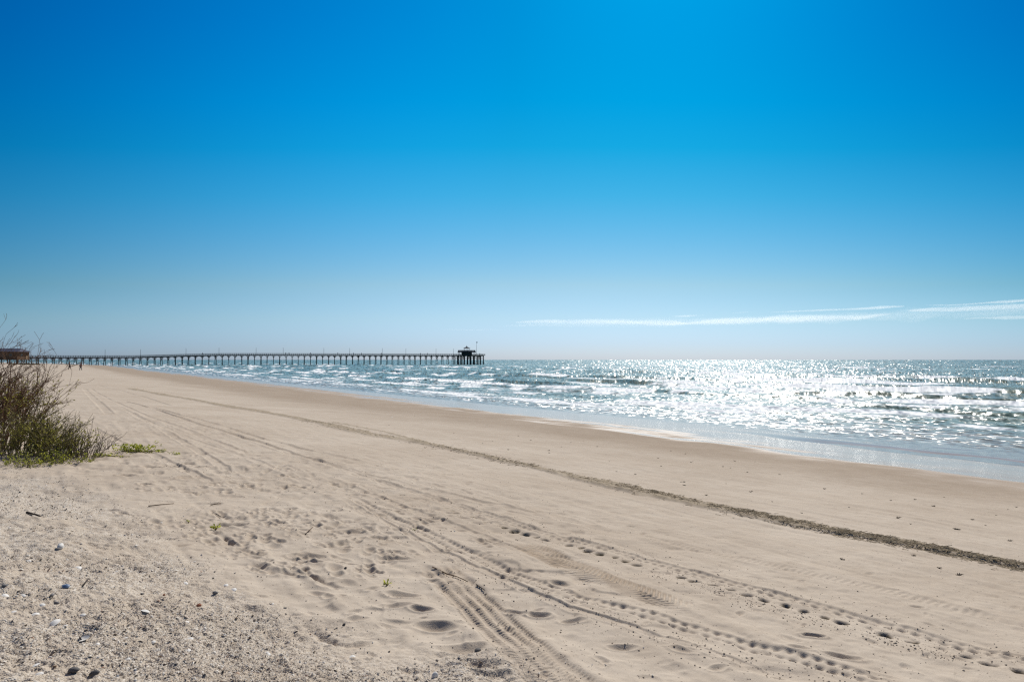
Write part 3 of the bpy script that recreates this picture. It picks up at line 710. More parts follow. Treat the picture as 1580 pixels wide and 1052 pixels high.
p = on(124.5, 571.6); person(pm2, p, R(165), 'person in a dark red top on the beach, right one of two below the pier', 'people on the beach', 1.08)
for i, (u, n, ms, lab) in enumerate(((521, -1.9, pm3, 'person in grey leaning on the pier rail between the eighth and ninth lamp posts'), (545, -1.9, pm4, 'person in a blue top at the pier rail just right of the ninth lamp post'),
        (558, 1.2, pm3, 'person in grey standing mid deck between the ninth and tenth lamp posts'), (588, -1.8, pm1, 'person in navy at the pier rail just left of the tenth lamp post'),
        (648, -1.9, pm4, 'person in a blue top at the pier rail between the eleventh and twelfth lamp posts'), (659, -1.7, pm3, 'person in grey at the pier rail just left of the twelfth lamp post'),
        (479, -1.9, pm2, 'person in a red top at the pier rail between the seventh and eighth lamp posts'), (441, -1.5, pm1, 'person in navy at the pier rail just right of the seventh lamp post'), (446, .8, pm3, 'person in grey on the deck a few metres right of the seventh lamp post'),
        (313, -1.8, pm4, 'person in a blue top at the pier rail between the fourth and fifth lamp posts'), (738, -4.6, pm1, 'person in navy at the far seaward corner of the pier head'))):
    k = k_of(u); q_ = pp(k, n); person(ms, (q_[0], q_[1], pz(k) + .01), prz + math.pi, lab, 'people on the pier', 1.05)

# ------------------------------------------------------------------ house and dune grass at the far left
WALLB = simple('brown boarded wall', (.15, .09, .055), .85, .3, .8, .2)
ROOFB = simple('slate blue roof', (.045, .05, .085), .8, .2, .8, .2)
GLASS = simple('dark window glass', (.02, .025, .03), .15, .1, 1., .5)
TRIM = simple('tan trim', (.36, .25, .15), .8, .15, 1.)
hy = 432.0; hx0 = (27.5 - CX) / F * hy
hs = empty('beach_house', (hx0 - 12, hy + 5, 1.6), R(4))
tag(hs, 'brown boarded house with a dark blue roof where the pier meets the shore', 'house')
MB().box((0, 0, 4.9), (23, 12, 5.2)).build('wall', WALLB, hs)
m = MB(); m.add([(-12.6, -7, 7.5), (12.6, -7, 7.5), (12.6, 7, 7.5), (-12.6, 7, 7.5), (-8.5, 0, 9.7), (10.2, 0, 9.7)], [(0, 1, 5, 4), (1, 2, 5), (2, 3, 4, 5), (3, 0, 4), (3, 2, 1, 0)]); m.build('roof', ROOFB, hs)
for px in (-8, -3, 2, 7.5):
    w_ = MB().box((px, -6.03, 5.4), (1.9, .1, 1.7)).build('window_frame', TRIM, hs); MB().box((px, -6.1, 5.4), (1.6, .06, 1.4)).build('pane', GLASS, w_)
w_ = MB().box((11.55, -2, 5.4), (.1, 1.9, 1.7)).build('window_frame', TRIM, hs); MB().box((11.62, -2, 5.4), (.06, 1.6, 1.4)).build('pane', GLASS, hs and w_)
MB().box((11.58, 3.2, 3.9), (.1, 1.2, 2.2)).build('door', TRIM, hs)
for px in (-10.5, -5, 0, 5, 10.5):
    for py in (-5, 5): MB().box((px, py, 1.0), (.45, .45, 2.6)).build('stilt', WOOD, hs)
m = MB()
rr_ = random.Random(3)
for i in range(1500):
    u = rr_.uniform(14, 62); a = (u - CX) / F; yy = rr_.uniform(408, 428); xx = a * yy; zz = ground_z(xx, yy)
    hgt = rr_.uniform(.3, .8); lx, ly = rr_.uniform(-.3, .4), rr_.uniform(-.2, .2)
    m.add([(xx - .12, yy, zz), (xx + .12, yy, zz), (xx + lx, yy + ly, zz + hgt)], [(0, 1, 2)])
tag(m.build('dune_grass', simple('dune grass', (.16, .17, .07), .9, .3, 1., c2=(.10, .10, .045))), kind='stuff')

# ------------------------------------------------------------------ shrubs on the dune
TWIG_R = simple('reddish bare twigs', (.27, .165, .10), .9, .3, 9., .1, c2=(.12, .07, .045))
TWIG_O = simple('olive stems', (.30, .245, .12), .9, .3, 9., .1, c2=(.14, .11, .055))
TWIG_G = simple('grey dead twigs', (.19, .16, .13), .9, .3, 9., .1, c2=(.10, .08, .065))
def leaf_mat(name, a, b):
    m, nt, bs = mat(name)
    oi = nd(nt, 'ShaderNodeAttribute'); oi.attribute_name = 'tone'
    nt.links.new(mixc(nt, oi.outputs['Fac'], a, b), bs.inputs['Base Color'])
    bs.inputs['Roughness'].default_value = .6; bs.inputs['Specular IOR Level'].default_value = .3
    tr = nd(nt, 'ShaderNodeBsdfTranslucent'); nt.links.new(mixc(nt, oi.outputs['Fac'], a, b), tr.inputs[0])
    mx = nd(nt, 'ShaderNodeMixShader'); mx.inputs[0].default_value = .55
    nt.links.new(bs.outputs[0], mx.inputs[1]); nt.links.new(tr.outputs[0], mx.inputs[2]); nt.links.new(mx.outputs[0], nt.nodes['Material Output'].inputs[0])
    return m
LEAF_D = leaf_mat('dark shrub leaves', (.15, .145, .03), (.40, .37, .08))
LEAF_Y = leaf_mat('yellow green leaves', (.17, .20, .025), (.48, .48, .07))
LEAF_B = leaf_mat('brown dry leaves', (.10, .06, .035), (.22, .13, .07))
def leaves_obj(name, items, mt, parent):
    """items: (point, direction, length, width, tone): folded two-quad leaves"""
    vs, fs, tn = [], [], []
    for p, d, L, w, tone in items:
        d = Vector(d).normalized(); a = d.cross(Vector((random.uniform(-1, 1), random.uniform(-1, 1), random.uniform(-.2, 1)))).normalized(); n = d.cross(a)
        p = Vector(p); b = len(vs)
        vs += [p, p + d * L * .5 + a * w + n * w * .35, p + d * L, p + d * L * .5 - a * w + n * w * .35, p + d * L * .5]
        fs += [(b, b + 4, b + 1), (b + 4, b + 2, b + 1), (b, b + 3, b + 4), (b + 4, b + 3, b + 2)]; tn += [tone] * 5
    me = bpy.data.meshes.new(name); me.from_pydata([tuple(q) for q in vs], [], fs); me.update(); me.materials.append(mt)
    at_ = me.attributes.new('tone', 'FLOAT', 'POINT'); at_.data.foreach_set('value', tn)
    return link(name, me, parent)
def grow(mb, rd, p, d, L, r_, depth, tips, lean, wig=.22, kids=(2, 4)):
    n = max(3, int(L / .09)); pts = [p.copy()]; q_ = p.copy(); dd = d.normalized()
    for i in range(n):
        dd = (dd + Vector((rd.gauss(0, wig), rd.gauss(0, wig), rd.gauss(0, wig * .6))) * .5 + lean * .06).normalized()
        q_ = q_ + dd * (L / n); pts.append(q_.copy())
    mb.tube(pts, [max(.0022, r_ * (1 - .6 * i / n)) for i in range(n + 1)], 4, False)
    tips.append((pts, depth))
    if depth > 0:
        for _ in range(rd.randint(*kids)):
            i = rd.randint(max(1, n // 3), n); bp_ = pts[i]; ax = (pts[i] - pts[i - 1]).normalized()
            nd_ = (ax + Vector((rd.gauss(0, .55), rd.gauss(0, .55), rd.gauss(.15, .4)))).normalized()
            grow(mb, rd, bp_, nd_, L * rd.uniform(.3, .55), r_ * (1 - .55 * i / n) * .8, depth - 1, tips, lean, wig, kids)
def shrub(label, u, v, n, spread, hmin, hmax, tw_mat, leaf, lp, seed, lean=(.5, 0, .1), depth=2, r0=.006, tilt_=.25, group='shrubs on the dune', nm='dune_shrub', kids=(2, 4), zlim=1.0, lsz=.018):
    rd = random.Random(seed); o = on(u, v, -.03); root = empty(nm, o); tag(root, label, 'shrub', group)
    mb = MB(); tips = []
    for i in range(n):
        a = rd.uniform(0, 6.283); rr = spread * math.sqrt(rd.random()); px, py = rr * math.cos(a), rr * math.sin(a)
        zz = float(base_z(np.array([o[0] + px]), np.array([o[1] + py]))[0]) - o[2] - .05
        d = Vector((px / spread * tilt_ + rd.gauss(.08, .15), py / spread * tilt_ + rd.gauss(0, .15), 1))
        L = rd.uniform(hmin, hmax) * (1 - .35 * (rr / spread) ** 2)
        grow(mb, rd, Vector((px, py, zz)), d, L, r0 * (.6 + .5 * L / hmax), depth, tips, Vector(lean), kids=kids)
    mb.build('stems', tw_mat, root)
    it = []
    for pts, dp in tips:
        for i in range(1, len(pts)):
            zr = pts[i].z / hmax
            if rd.random() < lp * max(0, 1 - zr / zlim):
                for _ in range(2):
                    d = (pts[i] - pts[i - 1]).normalized() + Vector((rd.gauss(0, .7), rd.gauss(0, .7), rd.gauss(.2, .5)))
                    it.append((pts[i], d, rd.uniform(.7, 1.6) * lsz * 1.6, rd.uniform(.25, .45) * lsz, rd.random()))
    if it: leaves_obj('leaves', it, leaf, root)
    return root
shrub('tallest shrub at the left edge, reddish bare branches over leafy stems', -24, 692, 96, .46, .95, 1.90, TWIG_R, LEAF_D, .5, 61, (.10, 0, .25), 3, .0125, .35, zlim=.75, lsz=.022)
shrub('shrub of dense dark upright stems right beside the tallest shrub', 40, 702, 95, .36, .45, .92, TWIG_O, LEAF_D, .8, 22, (.5, 0, .2), 2, .0085, .30, zlim=.8, lsz=.022)
shrub('low olive shrub with thin upright stems in the middle of the clump', 86, 705, 72, .30, .32, .72, TWIG_O, LEAF_D, .8, 23, (.45, 0, .2), 2, .0075, .35, zlim=.8, lsz=.02)
shrub('sparse shrub of thin arching twigs at the right end of the clump', 126, 704, 64, .26, .30, .66, TWIG_G, LEAF_Y, .10, 24, (.9, 0, .1), 1, .0070, .5, kids=(1, 3), zlim=.9)
shrub('short yellowish tuft of leafy stems at the front foot of the shrubs', 50, 716, 130, .36, .12, .30, TWIG_G, LEAF_Y, .6, 25, (.3, -.2, 0), 1, .003, .7, kids=(1, 3), zlim=1.3)
shrub('short dry tuft leaning on the sand between the shrubs and the vine', 108, 713, 80, .30, .12, .30, TWIG_G, LEAF_Y, .5, 26, (.3, -.2, 0), 1, .003, .8, kids=(1, 3), zlim=1.3)
shrub('small bush of dead grey twigs behind the vine', 165, 694, 16, .12, .18, .36, TWIG_G, LEAF_B, .15, 27, (.5, 0, .1), 1, .0035, .6, kids=(1, 3), zlim=1.2)
shrub('far bush of grey brown twigs behind the tallest shrub', -12, 655, 60, .8, .8, 1.3, TWIG_R, LEAF_B, .3, 28, (.4, 0, .1), 2, .008, .3, zlim=1.0)
# long single arching branch on the right of the clump
o = on(110, 706, -.03); sp_ = empty('arching_branch', o); tag(sp_, 'long bare branch curving up and to the right out of the shrub clump', 'branch')
m = MB(); m.tube([(0, 0, 0), (.16, .02, .10), (.30, .03, .19), (.40, .03, .31), (.44, .02, .44), (.43, .0, .50)], [.009, .008, .007, .006, .0045, .003], 5)
m.tube([(.40, .03, .31), (.37, .05, .41), (.36, .05, .52)], [.005, .004, .002], 4); m.tube([(.30, .03, .19), (.30, 0, .32), (.29, -.02, .44)], [.005, .004, .002], 4); m.build('stem', TWIG_O, sp_)
leaves_obj('leaves', [((.43 + random.gauss(0, .02), random.gauss(0, .02), .46 + random.gauss(0, .05)), (random.gauss(0, 1), random.gauss(0, 1), random.gauss(0, 1)), .035, .012, random.random()) for _ in range(8)], LEAF_Y, sp_)

def vine(label, u, v, n, w, d, hgt, seed, cat='vine', nm='beach_vine', lsz=.035, group=None):
    rd = random.Random(seed); o = on(u, v); root = empty(nm, o); tag(root, label, cat, group)
    mb = MB(); it = []
    for i in range(max(3, n // 14)):
        x0, y0 = rd.uniform(-w, w) * .5, rd.uniform(-d, d) * .5; a = rd.uniform(-.7, .7) + (math.pi if rd.random() < .4 else 0); pts = []
        for k in range(6):
            xx, yy = x0 + math.cos(a) * k * w * .13, y0 + math.sin(a) * k * w * .08
            zz = float(surf(np.array(o[0] + xx), np.array(o[1] + yy))) - o[2]
            pts.append(Vector((xx, yy, zz + .01 + .012 * rd.random()))); a += rd.gauss(0, .3)
        mb.tube(pts, .0028, 4, False)
    for _ in range(n):
        xx, yy = rd.gauss(0, w * .42), rd.gauss(0, d * .42)
        xx = max(-w, min(w, xx)); zz = float(surf(np.array(o[0] + xx), np.array(o[1] + yy))) - o[2]
        p = Vector((xx, yy, zz + rd.uniform(.004, hgt)))
        it.append((p, (rd.gauss(0, 1), rd.gauss(0, 1), rd.gauss(.35, .35)), lsz * rd.uniform(.6, 1.3), lsz * rd.uniform(.28, .42), rd.random()))
    mb.build('stem', TWIG_O, root); leaves_obj('leaves', it, LEAF_Y, root)
    return root
GV = 'trailing vines on the sand'
vine('yellow green leafy vine patch spreading right from the shrubs', 209, 697, 400, .42, .18, .12, 31, group=GV, lsz=.042)
vine('sparse strip of small vine leaves along the foot of the shrubs', 165, 704, 130, .40, .12, .06, 32, group=GV, lsz=.03)
vine('low straggling vine strand between the main vine patch and the little sprig', 246, 700, 60, .16, .08, .05, 35, group=GV, lsz=.03)
vine('separate little vine sprig just past the end of the vine patch', 270, 703, 34, .10, .06, .05, 33, group=GV, lsz=.03)
vine('lone pair of vine leaves standing behind the vine patch', 241, 684, 10, .05, .03, .07, 34, group=GV)
def seedling(label, u, v, n, sz, seed):
    rd = random.Random(seed); o = on(u, v); root = empty('seedling', o); tag(root, label, 'plant', 'seedlings in the sand')
    mb = MB(); it = []
    for i in range(n):
        a = 6.283 * i / n + rd.uniform(-.4, .4); d = Vector((math.cos(a) * .6, math.sin(a) * .6, rd.uniform(.5, 1.3))); e = d.normalized() * sz * rd.uniform(.4, .8)
        mb.tube([(0, 0, -.01), tuple(e * .6), tuple(e)], [.003, .002, .0015], 4, False); it.append((e, d + Vector((0, 0, -.3)), sz * rd.uniform(.55, .9), sz * .2, rd.random()))
        if sz > .03: it.append((e * .6, d + Vector((rd.gauss(0, .6), rd.gauss(0, .6), 0)), sz * .5, sz * .15, rd.random()))
    mb.build('stem', TWIG_O, root); leaves_obj('leaves', it, LEAF_Y, root)
seedling('small yellow green seedling on the edge of the shell bank below the vine', 333, 816, 9, .055, 41)
seedling('small bright green seedling standing alone left of the wide tyre print', 597, 904, 8, .042, 42)
seedling('tiny sprig on the trampled sand above the shell bank edge', 291, 805, 5, .03, 43)
seedling('tiny sprig lying at the foot of the sparse tyre line in mid beach', 640, 822, 5, .025, 44)

# ------------------------------------------------------------------ sticks and driftwood
STICK = simple('dry stick', (.16, .11, .07), .9, .35, 30., .1); STICKD = simple('dark wet driftwood', (.055, .045, .038), .9, .4, 25., .2)
def stick(label, pts, r0, mt, nm='stick', cat='stick', group='sticks on the sand', lift=.012):
    P_ = [Vector(on(u, v, lift)) for u, v in pts]; o = P_[0].copy()
    Q_ = []
    for a, b in zip(P_[:-1], P_[1:]): Q_ += [a - o, (a + b) / 2 - o + Vector((0, 0, random.uniform(-.2, .5) * r0))]
    Q_.append(P_[-1] - o); n = len(Q_)
    ob = MB().tube(Q_, [r0 * (.8 + .4 * random.random()) * (1 - .5 * i / n) for i in range(n)], 6).build(nm, mt, None, True); ob.location = o
    return tag(ob, label, cat, group)
stick('long thin brown reed lying across the top of the wide tyre print', [(667, 878), (690, 886), (706, 892), (722, 898)], .0048, STICK, 'reed', 'reed')
stick('short dark stick just right of the reed on the wide tyre print', [(735, 904), (748, 911)], .0045, STICKD)
stick('thin reddish stick lying along the edge of the shell bank', [(229, 783), (248, 781), (268, 778)], .006, STICK)
stick('dark curved driftwood piece at the left of the shell bank', [(41, 793), (50, 795), (62, 800)], .010, STICKD, 'driftwood', 'driftwood', None)
stick('small dark stick slanting on the shell bank left of the scarp', [(128, 912), (137, 904)], .005, STICKD)
stick('thin stick slanting up on the trampled sand', [(471, 826), (483, 817)], .005, STICK)
stick('short dark stick on the trampled sand right of the long reddish stick', [(333, 792), (341, 797)], .0045, STICKD)
stick('pale reed piece behind the scattered footprints near the reddish stick', [(325, 780), (341, 778)], .006, STICK, 'reed', 'reed')
def lump(nm, label, cat, u, v, size, mt, seed, squash=.7, group=None, sink=.25, rz=None):
    rd = random.Random(seed); n, k = 14, 9; vs = []; fs = []; size *= .72
    f1, f2 = rd.uniform(0, 6), rd.uniform(0, 6)
    for i in range(k + 1):
        ph = math.pi * i / k
        for j in range(n):
            a = 2 * math.pi * j / n; q_ = 1 + .16 * math.sin(2 * a + f1) * math.sin(ph) + .10 * math.sin(3 * a + f2 + 2 * ph) + rd.gauss(0, .05)
            vs.append((q_ * math.sin(ph) * math.cos(a) * size, q_ * math.sin(ph) * math.sin(a) * size * .72, math.cos(ph) * size * squash * (1 + .1 * math.sin(a + f1))))
    for i in range(k):
        for j in range(n): fs.append((i * n + j, (i + 1) * n + j, (i + 1) * n + (j + 1) % n, i * n + (j + 1) % n))
    ob = MB().add(vs, fs).build(nm, mt, None, True); ob.location = on(u, v, size * squash * (1 - 2 * sink)); ob.rotation_euler = (rd.uniform(-.2, .2), rd.uniform(-.2, .2), rd.uniform(0, 6) if rz is None else rz)
    return tag(ob, label, cat, group)
ST_O = simple('orange stone', (.34, .13, .065), .8, .2, 60.); ST_G = simple('grey stone', (.19, .18, .175), .8, .3, 60.); ST_D = simple('dark stone', (.10, .092, .088), .8, .3, 60.); ST_W = simple('white worn shell', (.70, .67, .62), .7, .12, 60.); ST_B = simple('blue mussel shell', (.10, .16, .26), .5, .25, 80.)
GS = 'stones on the shell bank'
lump('stone', 'rounded orange brown stone on the shell bank', 'stone', 306, 943, .022, ST_O, 1, .75, GS)
lump('stone', 'small orange chip left of the rounded orange stone', 'stone', 253, 924, .013, ST_O, 2, .6, GS)
lump('stone', 'grey stone with a second one touching it below, left on the shell bank', 'stone', 80, 927, .022, ST_G, 3, .65, GS)
lump('stone', 'grey stone just below the other grey stone, left on the shell bank', 'stone', 87, 935, .020, ST_G, 4, .65, GS)
lump('stone', 'small flat grey stone midway between the blue shell and the orange stones', 'stone', 170, 935, .019, ST_G, 5, .5, GS)
lump('stone', 'dark stone under the upper scarp of the shell bank', 'stone', 219, 923, .019, ST_D, 6, .6, GS)
lump('stone', 'large dark grey stone at the bottom edge left of centre', 'stone', 113, 1047, .036, ST_D, 7, .5, GS)
lump('stone', 'black stone at the bottom edge right of the large dark grey stone', 'stone', 145, 1050, .024, ST_D, 8, .7, GS)
lump('stone', 'bluish grey stone at the left edge of the shell bank', 'stone', 7, 912, .022, ST_G, 9, .6, GS)
lump('stone', 'dark pebble standing on smooth sand past the shell bank edge', 'stone', 533, 882, .016, ST_D, 10, .9, GS)
lump('stone', 'grey blue stone in the pale shell cluster right of the scarps', 'stone', 332, 920, .024, ST_G, 11, .5, GS)
lump('stone', 'big dark clod beside a scoop left of the wide tyre print', 'stone', 737, 1005, .032, ST_D, 12, .6, GS)
lump('white_rock', 'pale upright white rock, biggest white thing on the shell bank', 'rock', 93, 855, .046, ST_W, 13, .75, None, .2)
lump('stone', 'whitish stump of coral at the bottom edge left of the wide tyre print', 'stone', 671, 1049, .026, ST_W, 14, 1.1, GS, .15)
# bowl shaped shells
def shell_mesh(nm, mt, n=12, k=4, seed=0):
    rd = random.Random(seed); vs = []; fs = []
    for sgn in (0, 1):
        for i in range(k + 1):
            r_ = i / k
            for j in range(n):
                a = 2 * math.pi * j / n; e = 1 + .08 * math.cos(a) ; ribs = 1 + .03 * math.cos(a * 12) * r_
                vs.append((r_ * e * math.cos(a) * ribs, r_ * .8 * math.sin(a) * ribs, .32 * (1 - r_ ** 2) * (1 - .12 * sgn) - .05 * sgn * (r_ < .99)))
    m_ = (k + 1) * n
    for sgn in (0, 1):
        for i in range(k):
            for j in range(n):
                f = (sgn * m_ + i * n + j, sgn * m_ + (i + 1) * n + j, sgn * m_ + (i + 1) * n + (j + 1) % n, sgn * m_ + i * n + (j + 1) % n)
                fs.append(f if sgn == 0 else f[::-1])
    for j in range(n): fs.append((k * n + j, m_ + k * n + j, m_ + k * n + (j + 1) % n, k * n + (j + 1) % n))
    return MB().add(vs, fs).mesh(nm, mt, True)
SHW = shell_mesh('white_shell', ST_W); SHB = shell_mesh('blue_shell', ST_B); SHG = shell_mesh('grey_shell', ST_G)
SG = 'larger shells on the shell bank'
def put_shell(me_, u, v, size, label, up=False, seed=0):
    rd = random.Random(seed + int(u * 7 + v)); o = link('seashell', me_, None, on(u, v, size * (.26 if up else .02)))
    o.scale = (size,) * 3; o.rotation_euler = (rd.uniform(-.35, .35) + (math.pi if up else 0), rd.uniform(-.35, .35), rd.uniform(0, 6.28))
    return tag(o, label, 'shell', SG)
put_shell(SHB, 102, 916, .022, 'blue mussel shell above the two touching grey stones')
put_shell(SHW, 129, 994, .033, 'upturned white bowl shaped shell, largest in the lower left corner', True)
put_shell(SHW, 84, 971, .034, 'white domed shell up and left of the upturned bowl shell')
put_shell(SHW, 225, 956, .024, 'flat white shell level with and left of the orange stone')
put_shell(SHW, 120, 879, .030, 'flat white shell below and right of the white rock')
put_shell(SHW, 348, 909, .024, 'white shell at the top of the pale cluster right of the scarps')
put_shell(SHW, 360, 916, .026, 'cream shell at the right of the pale cluster right of the scarps')
plain = 'small white shell lying among shell fragments'
for u, v, s in ((55, 952, .026), (287, 903, .020), (413, 1011, .020), (198, 1023, .018), (287, 968, .022), (384, 974, .020), (64, 939, .022), (127, 959, .018), (294, 992, .020), (194, 994, .015), (420, 938, .014), (411, 1010, .016), (544, 1016, .020), (8, 925, .026),
                (20, 945, .022), (35, 925, .020), (100, 975, .018), (55, 1035, .022), (272, 1045, .024), (60, 1046, .020), (236, 996, .018), (330, 1010, .015), (450, 1035, .015), (180, 885, .016), (300, 870, .014), (45, 870, .016), (210, 850, .014), (290, 1012, .020), (395, 958, .016), (150, 1000, .016)):
    put_shell(SHW, u, v, s * .9, plain)
# fragments nobody could count: one object
rd = np.random.default_rng(5); NF = 120000
aa = np.radians(rd.uniform(-47, 12, NF * 6)); rr = 1 / rd.uniform(1 / 13., 1 / 2.0, NF * 6)
fx, fy = rr * np.sin(aa), rr * np.cos(aa); fd = mound_d(fx, fy)
dens = ss(fd + .55 * fbm(fx * .8, fy * .8, 31, 3) + .35 * ss(rr, 5, 8), -.3, .7) * (.07 + .93 * ss(fbm(fx * 1.5, fy * 1.5, 201, 3), -.22, .28))
dens = np.maximum(dens, .012 * (fd > -3.5))
ok = np.nonzero(rd.random(NF * 6) < dens)[0][:NF]; fx, fy, rr = fx[ok], fy[ok], rr[ok]; n = len(ok)
sz = np.clip((.0021 * np.exp(rd.normal(0, .45, n)) + .006 * (rd.random(n) > .975)) * (.5 + rr / 6.0), .0016, .012)
ang = rd.uniform(0, 6.283, n); tl_ = rd.normal(0, .45, (n, 2)); asp = rd.uniform(.4, .95, n)
loc = np.array([(-1, -.6, 0), (.2, -1, 0), (1, -.1, 0), (.5, .9, 0), (-.7, .7, 0), (0, 0, .45)])
L = np.repeat(loc[None], n, 0) * np.stack([np.ones(n), asp, np.ones(n)], 1)[:, None]
L[:, :5, :2] *= rd.uniform(.75, 1.2, (n, 5, 1)); L *= sz[:, None, None]
ca, sa = np.cos(ang)[:, None], np.sin(ang)[:, None]
lx = L[..., 0] * ca - L[..., 1] * sa; ly = L[..., 0] * sa + L[..., 1] * ca; lz = L[..., 2] + lx * tl_[:, :1] + ly * tl_[:, 1:]
fz = surf(fx, fy)
V = np.stack([lx + fx[:, None], ly + fy[:, None], lz + fz[:, None] + .0022 + sz[:, None] * .2], -1).reshape(-1, 3)
T = np.array([(0, 1, 5), (1, 2, 5), (2, 3, 5), (3, 4, 5), (4, 0, 5)])
Q = (np.arange(n)[:, None, None] * 6 + T[None]).reshape(-1, 3)
pal = np.array([(.68, .62, .54), (.56, .49, .40), (.46, .385, .30), (.36, .29, .225), (.20, .17, .145), (.085, .075, .065), (.42, .26, .17), (.17, .19, .22), (.62, .51, .41)])
ci = rd.choice(len(pal), n, p=[.29, .25, .17, .08, .05, .025, .02, .015, .10]); colr = np.repeat(pal[ci] * rd.uniform(.85, 1.1, (n, 1)), 6, 0)
m, nt, b = mat('shell fragments'); nt.links.new(attr(nt, 'hue').outputs['Color'], b.inputs['Base Color']); b.inputs['Roughness'].default_value = .7; b.inputs['Specular IOR Level'].default_value = .25
me = np_mesh('shell_fragments', V, Q, m, {'hue': ('FLOAT_COLOR', np.concatenate([colr, np.ones((len(colr), 1))], 1))}, smooth=False)
tag(link('shell_fragments', me), kind='stuff')
# chopped reed litter in the wrack line: one object
rd2 = random.Random(9); m = MB()
WR = [(460, 646), (520, 658), (600, 675), (700, 694), (800, 715), (900, 737), (1000, 760), (1100, 783), (1200, 804), (1300, 824), (1400, 844), (1500, 862), (1600, 881), (1745, 904)]
WG = [G(u, v) for u, v in WR]
for _ in range(6500):
    i = min(len(WG) - 2, int(len(WG) * rd2.random() ** .75)); f = rd2.random(); c = WG[i] * (1 - f) + WG[i + 1] * f
    if rd2.random() > .55 + .75 * float(fbm(np.array(c[0] * .9), np.array(c[1] * .9), 75, 2)): continue
    d = WG[i + 1] - WG[i]; d = d / np.linalg.norm(d)
    o_ = rd2.gauss(0, .14 + .012 * max(0, math.hypot(c[0], c[1]) - 10)); c = c + np.array([d[1], -d[0]]) * o_; a = math.atan2(d[1], d[0]) + rd2.gauss(0, .7); L_ = rd2.uniform(.012, .06); zz = float(surf(c[0], c[1])) + .006
    e = Vector((math.cos(a) * L_, math.sin(a) * L_, rd2.uniform(-.004, .012))); c = Vector((c[0], c[1], zz)); m.tube([c - e, c + e], rd2.uniform(.0015, .004), 3, False)
tag(m.build('reed_litter', simple('reed litter', (.44, .36, .24), .95, .4, 30., .1, c2=(.19, .15, .10))), kind='stuff')
# crumbs of sand thrown up along the tracks and footprints: one object
rc = np.random.default_rng(8); cu, cv, cs = [], [], []
for px, wd_, cnt in (([(300, 655), (480, 712), (647, 764), (780, 808), (942, 850), (1132, 906), (1360, 968), (1580, 1030)], 26, 1900), ([(530, 768), (640, 826), (760, 880), (920, 950), (1120, 1018), (1340, 1052)], 22, 1300), ([(700, 900), (800, 990), (900, 1052)], 40, 260), ([(1000, 888), (1200, 946), (1500, 1030)], 9, 900), ([(240, 722), (300, 718), (380, 735)], 14, 400)):
    px = np.array(px, float); seg = np.hypot(*np.diff(px, axis=0).T); cum = np.concatenate([[0], np.cumsum(seg)]); k = rc.uniform(0, cum[-1], cnt)
    cu.append(np.interp(k, cum, px[:, 0]) + rc.normal(0, wd_, cnt)); cv.append(np.interp(k, cum, px[:, 1]) + rc.normal(0, wd_ * .5, cnt)); cs.append(rc.gamma(2, .0022, cnt) + .002)
k = 2600; cu.append(rc.uniform(120, 900, k)); cv.append(700 + np.abs(rc.normal(0, 110, k))); cs.append(rc.gamma(2, .0018, k) + .002)
k = 1500; cu.append(rc.uniform(200, 1580, k)); cv.append(rc.uniform(640, 1052, k)); cs.append(rc.gamma(2, .0018, k) + .002)
cu, cv, cs = map(np.concatenate, (cu, cv, cs)); okk = (cv < 1060) & (cv > 640); cu, cv, cs = cu[okk], cv[okk], cs[okk]
# pixel -> ground by a few fixed point steps on the smooth land form
gd = np.full(len(cu), 2.3)
for _ in range(12):
    dd_ = np.stack([(cu - CX) / F, math.cos(PITCH) - (CY - cv) / F * math.sin(PITCH), math.sin(PITCH) + (CY - cv) / F * math.cos(PITCH)]); kk_ = (gd - CAMZ) / dd_[2]; gx_, gy_ = dd_[0] * kk_, dd_[1] * kk_; gd = .5 * gd + .5 * base_z(gx_, gy_)
okk = np.hypot(gx_, gy_) < 40; gx_, gy_, cs = gx_[okk], gy_[okk], cs[okk]; sel = rc.random(len(gx_)) < .5; gx_, gy_, cs = gx_[sel], gy_[sel], cs[sel]; n = len(gx_)
cs = np.minimum(cs * .62, .0085); oct_ = np.array([(1, 0, 0), (0, 1, 0), (-1, 0, 0), (0, -1, 0), (0, 0, .8), (0, 0, -.6)]); of = np.array([(0, 1, 4), (1, 2, 4), (2, 3, 4), (3, 0, 4), (1, 0, 5), (2, 1, 5), (3, 2, 5), (0, 3, 5)])
V = oct_[None] * cs[:, None, None] * rc.uniform(.7, 1.3, (n, 6, 1)); an = rc.uniform(0, 6.28, n)[:, None]; V = np.stack([V[..., 0] * np.cos(an) - V[..., 1] * np.sin(an), V[..., 0] * np.sin(an) + V[..., 1] * np.cos(an), V[..., 2]], -1)
V += np.stack([gx_, gy_, surf(gx_, gy_) + cs * .3], -1)[:, None]
me = np_mesh('sand_crumbs', V.reshape(-1, 3), (np.arange(n)[:, None, None] * 6 + of[None]).reshape(-1, 3), SAND); tag(link('sand_crumbs', me), kind='stuff')
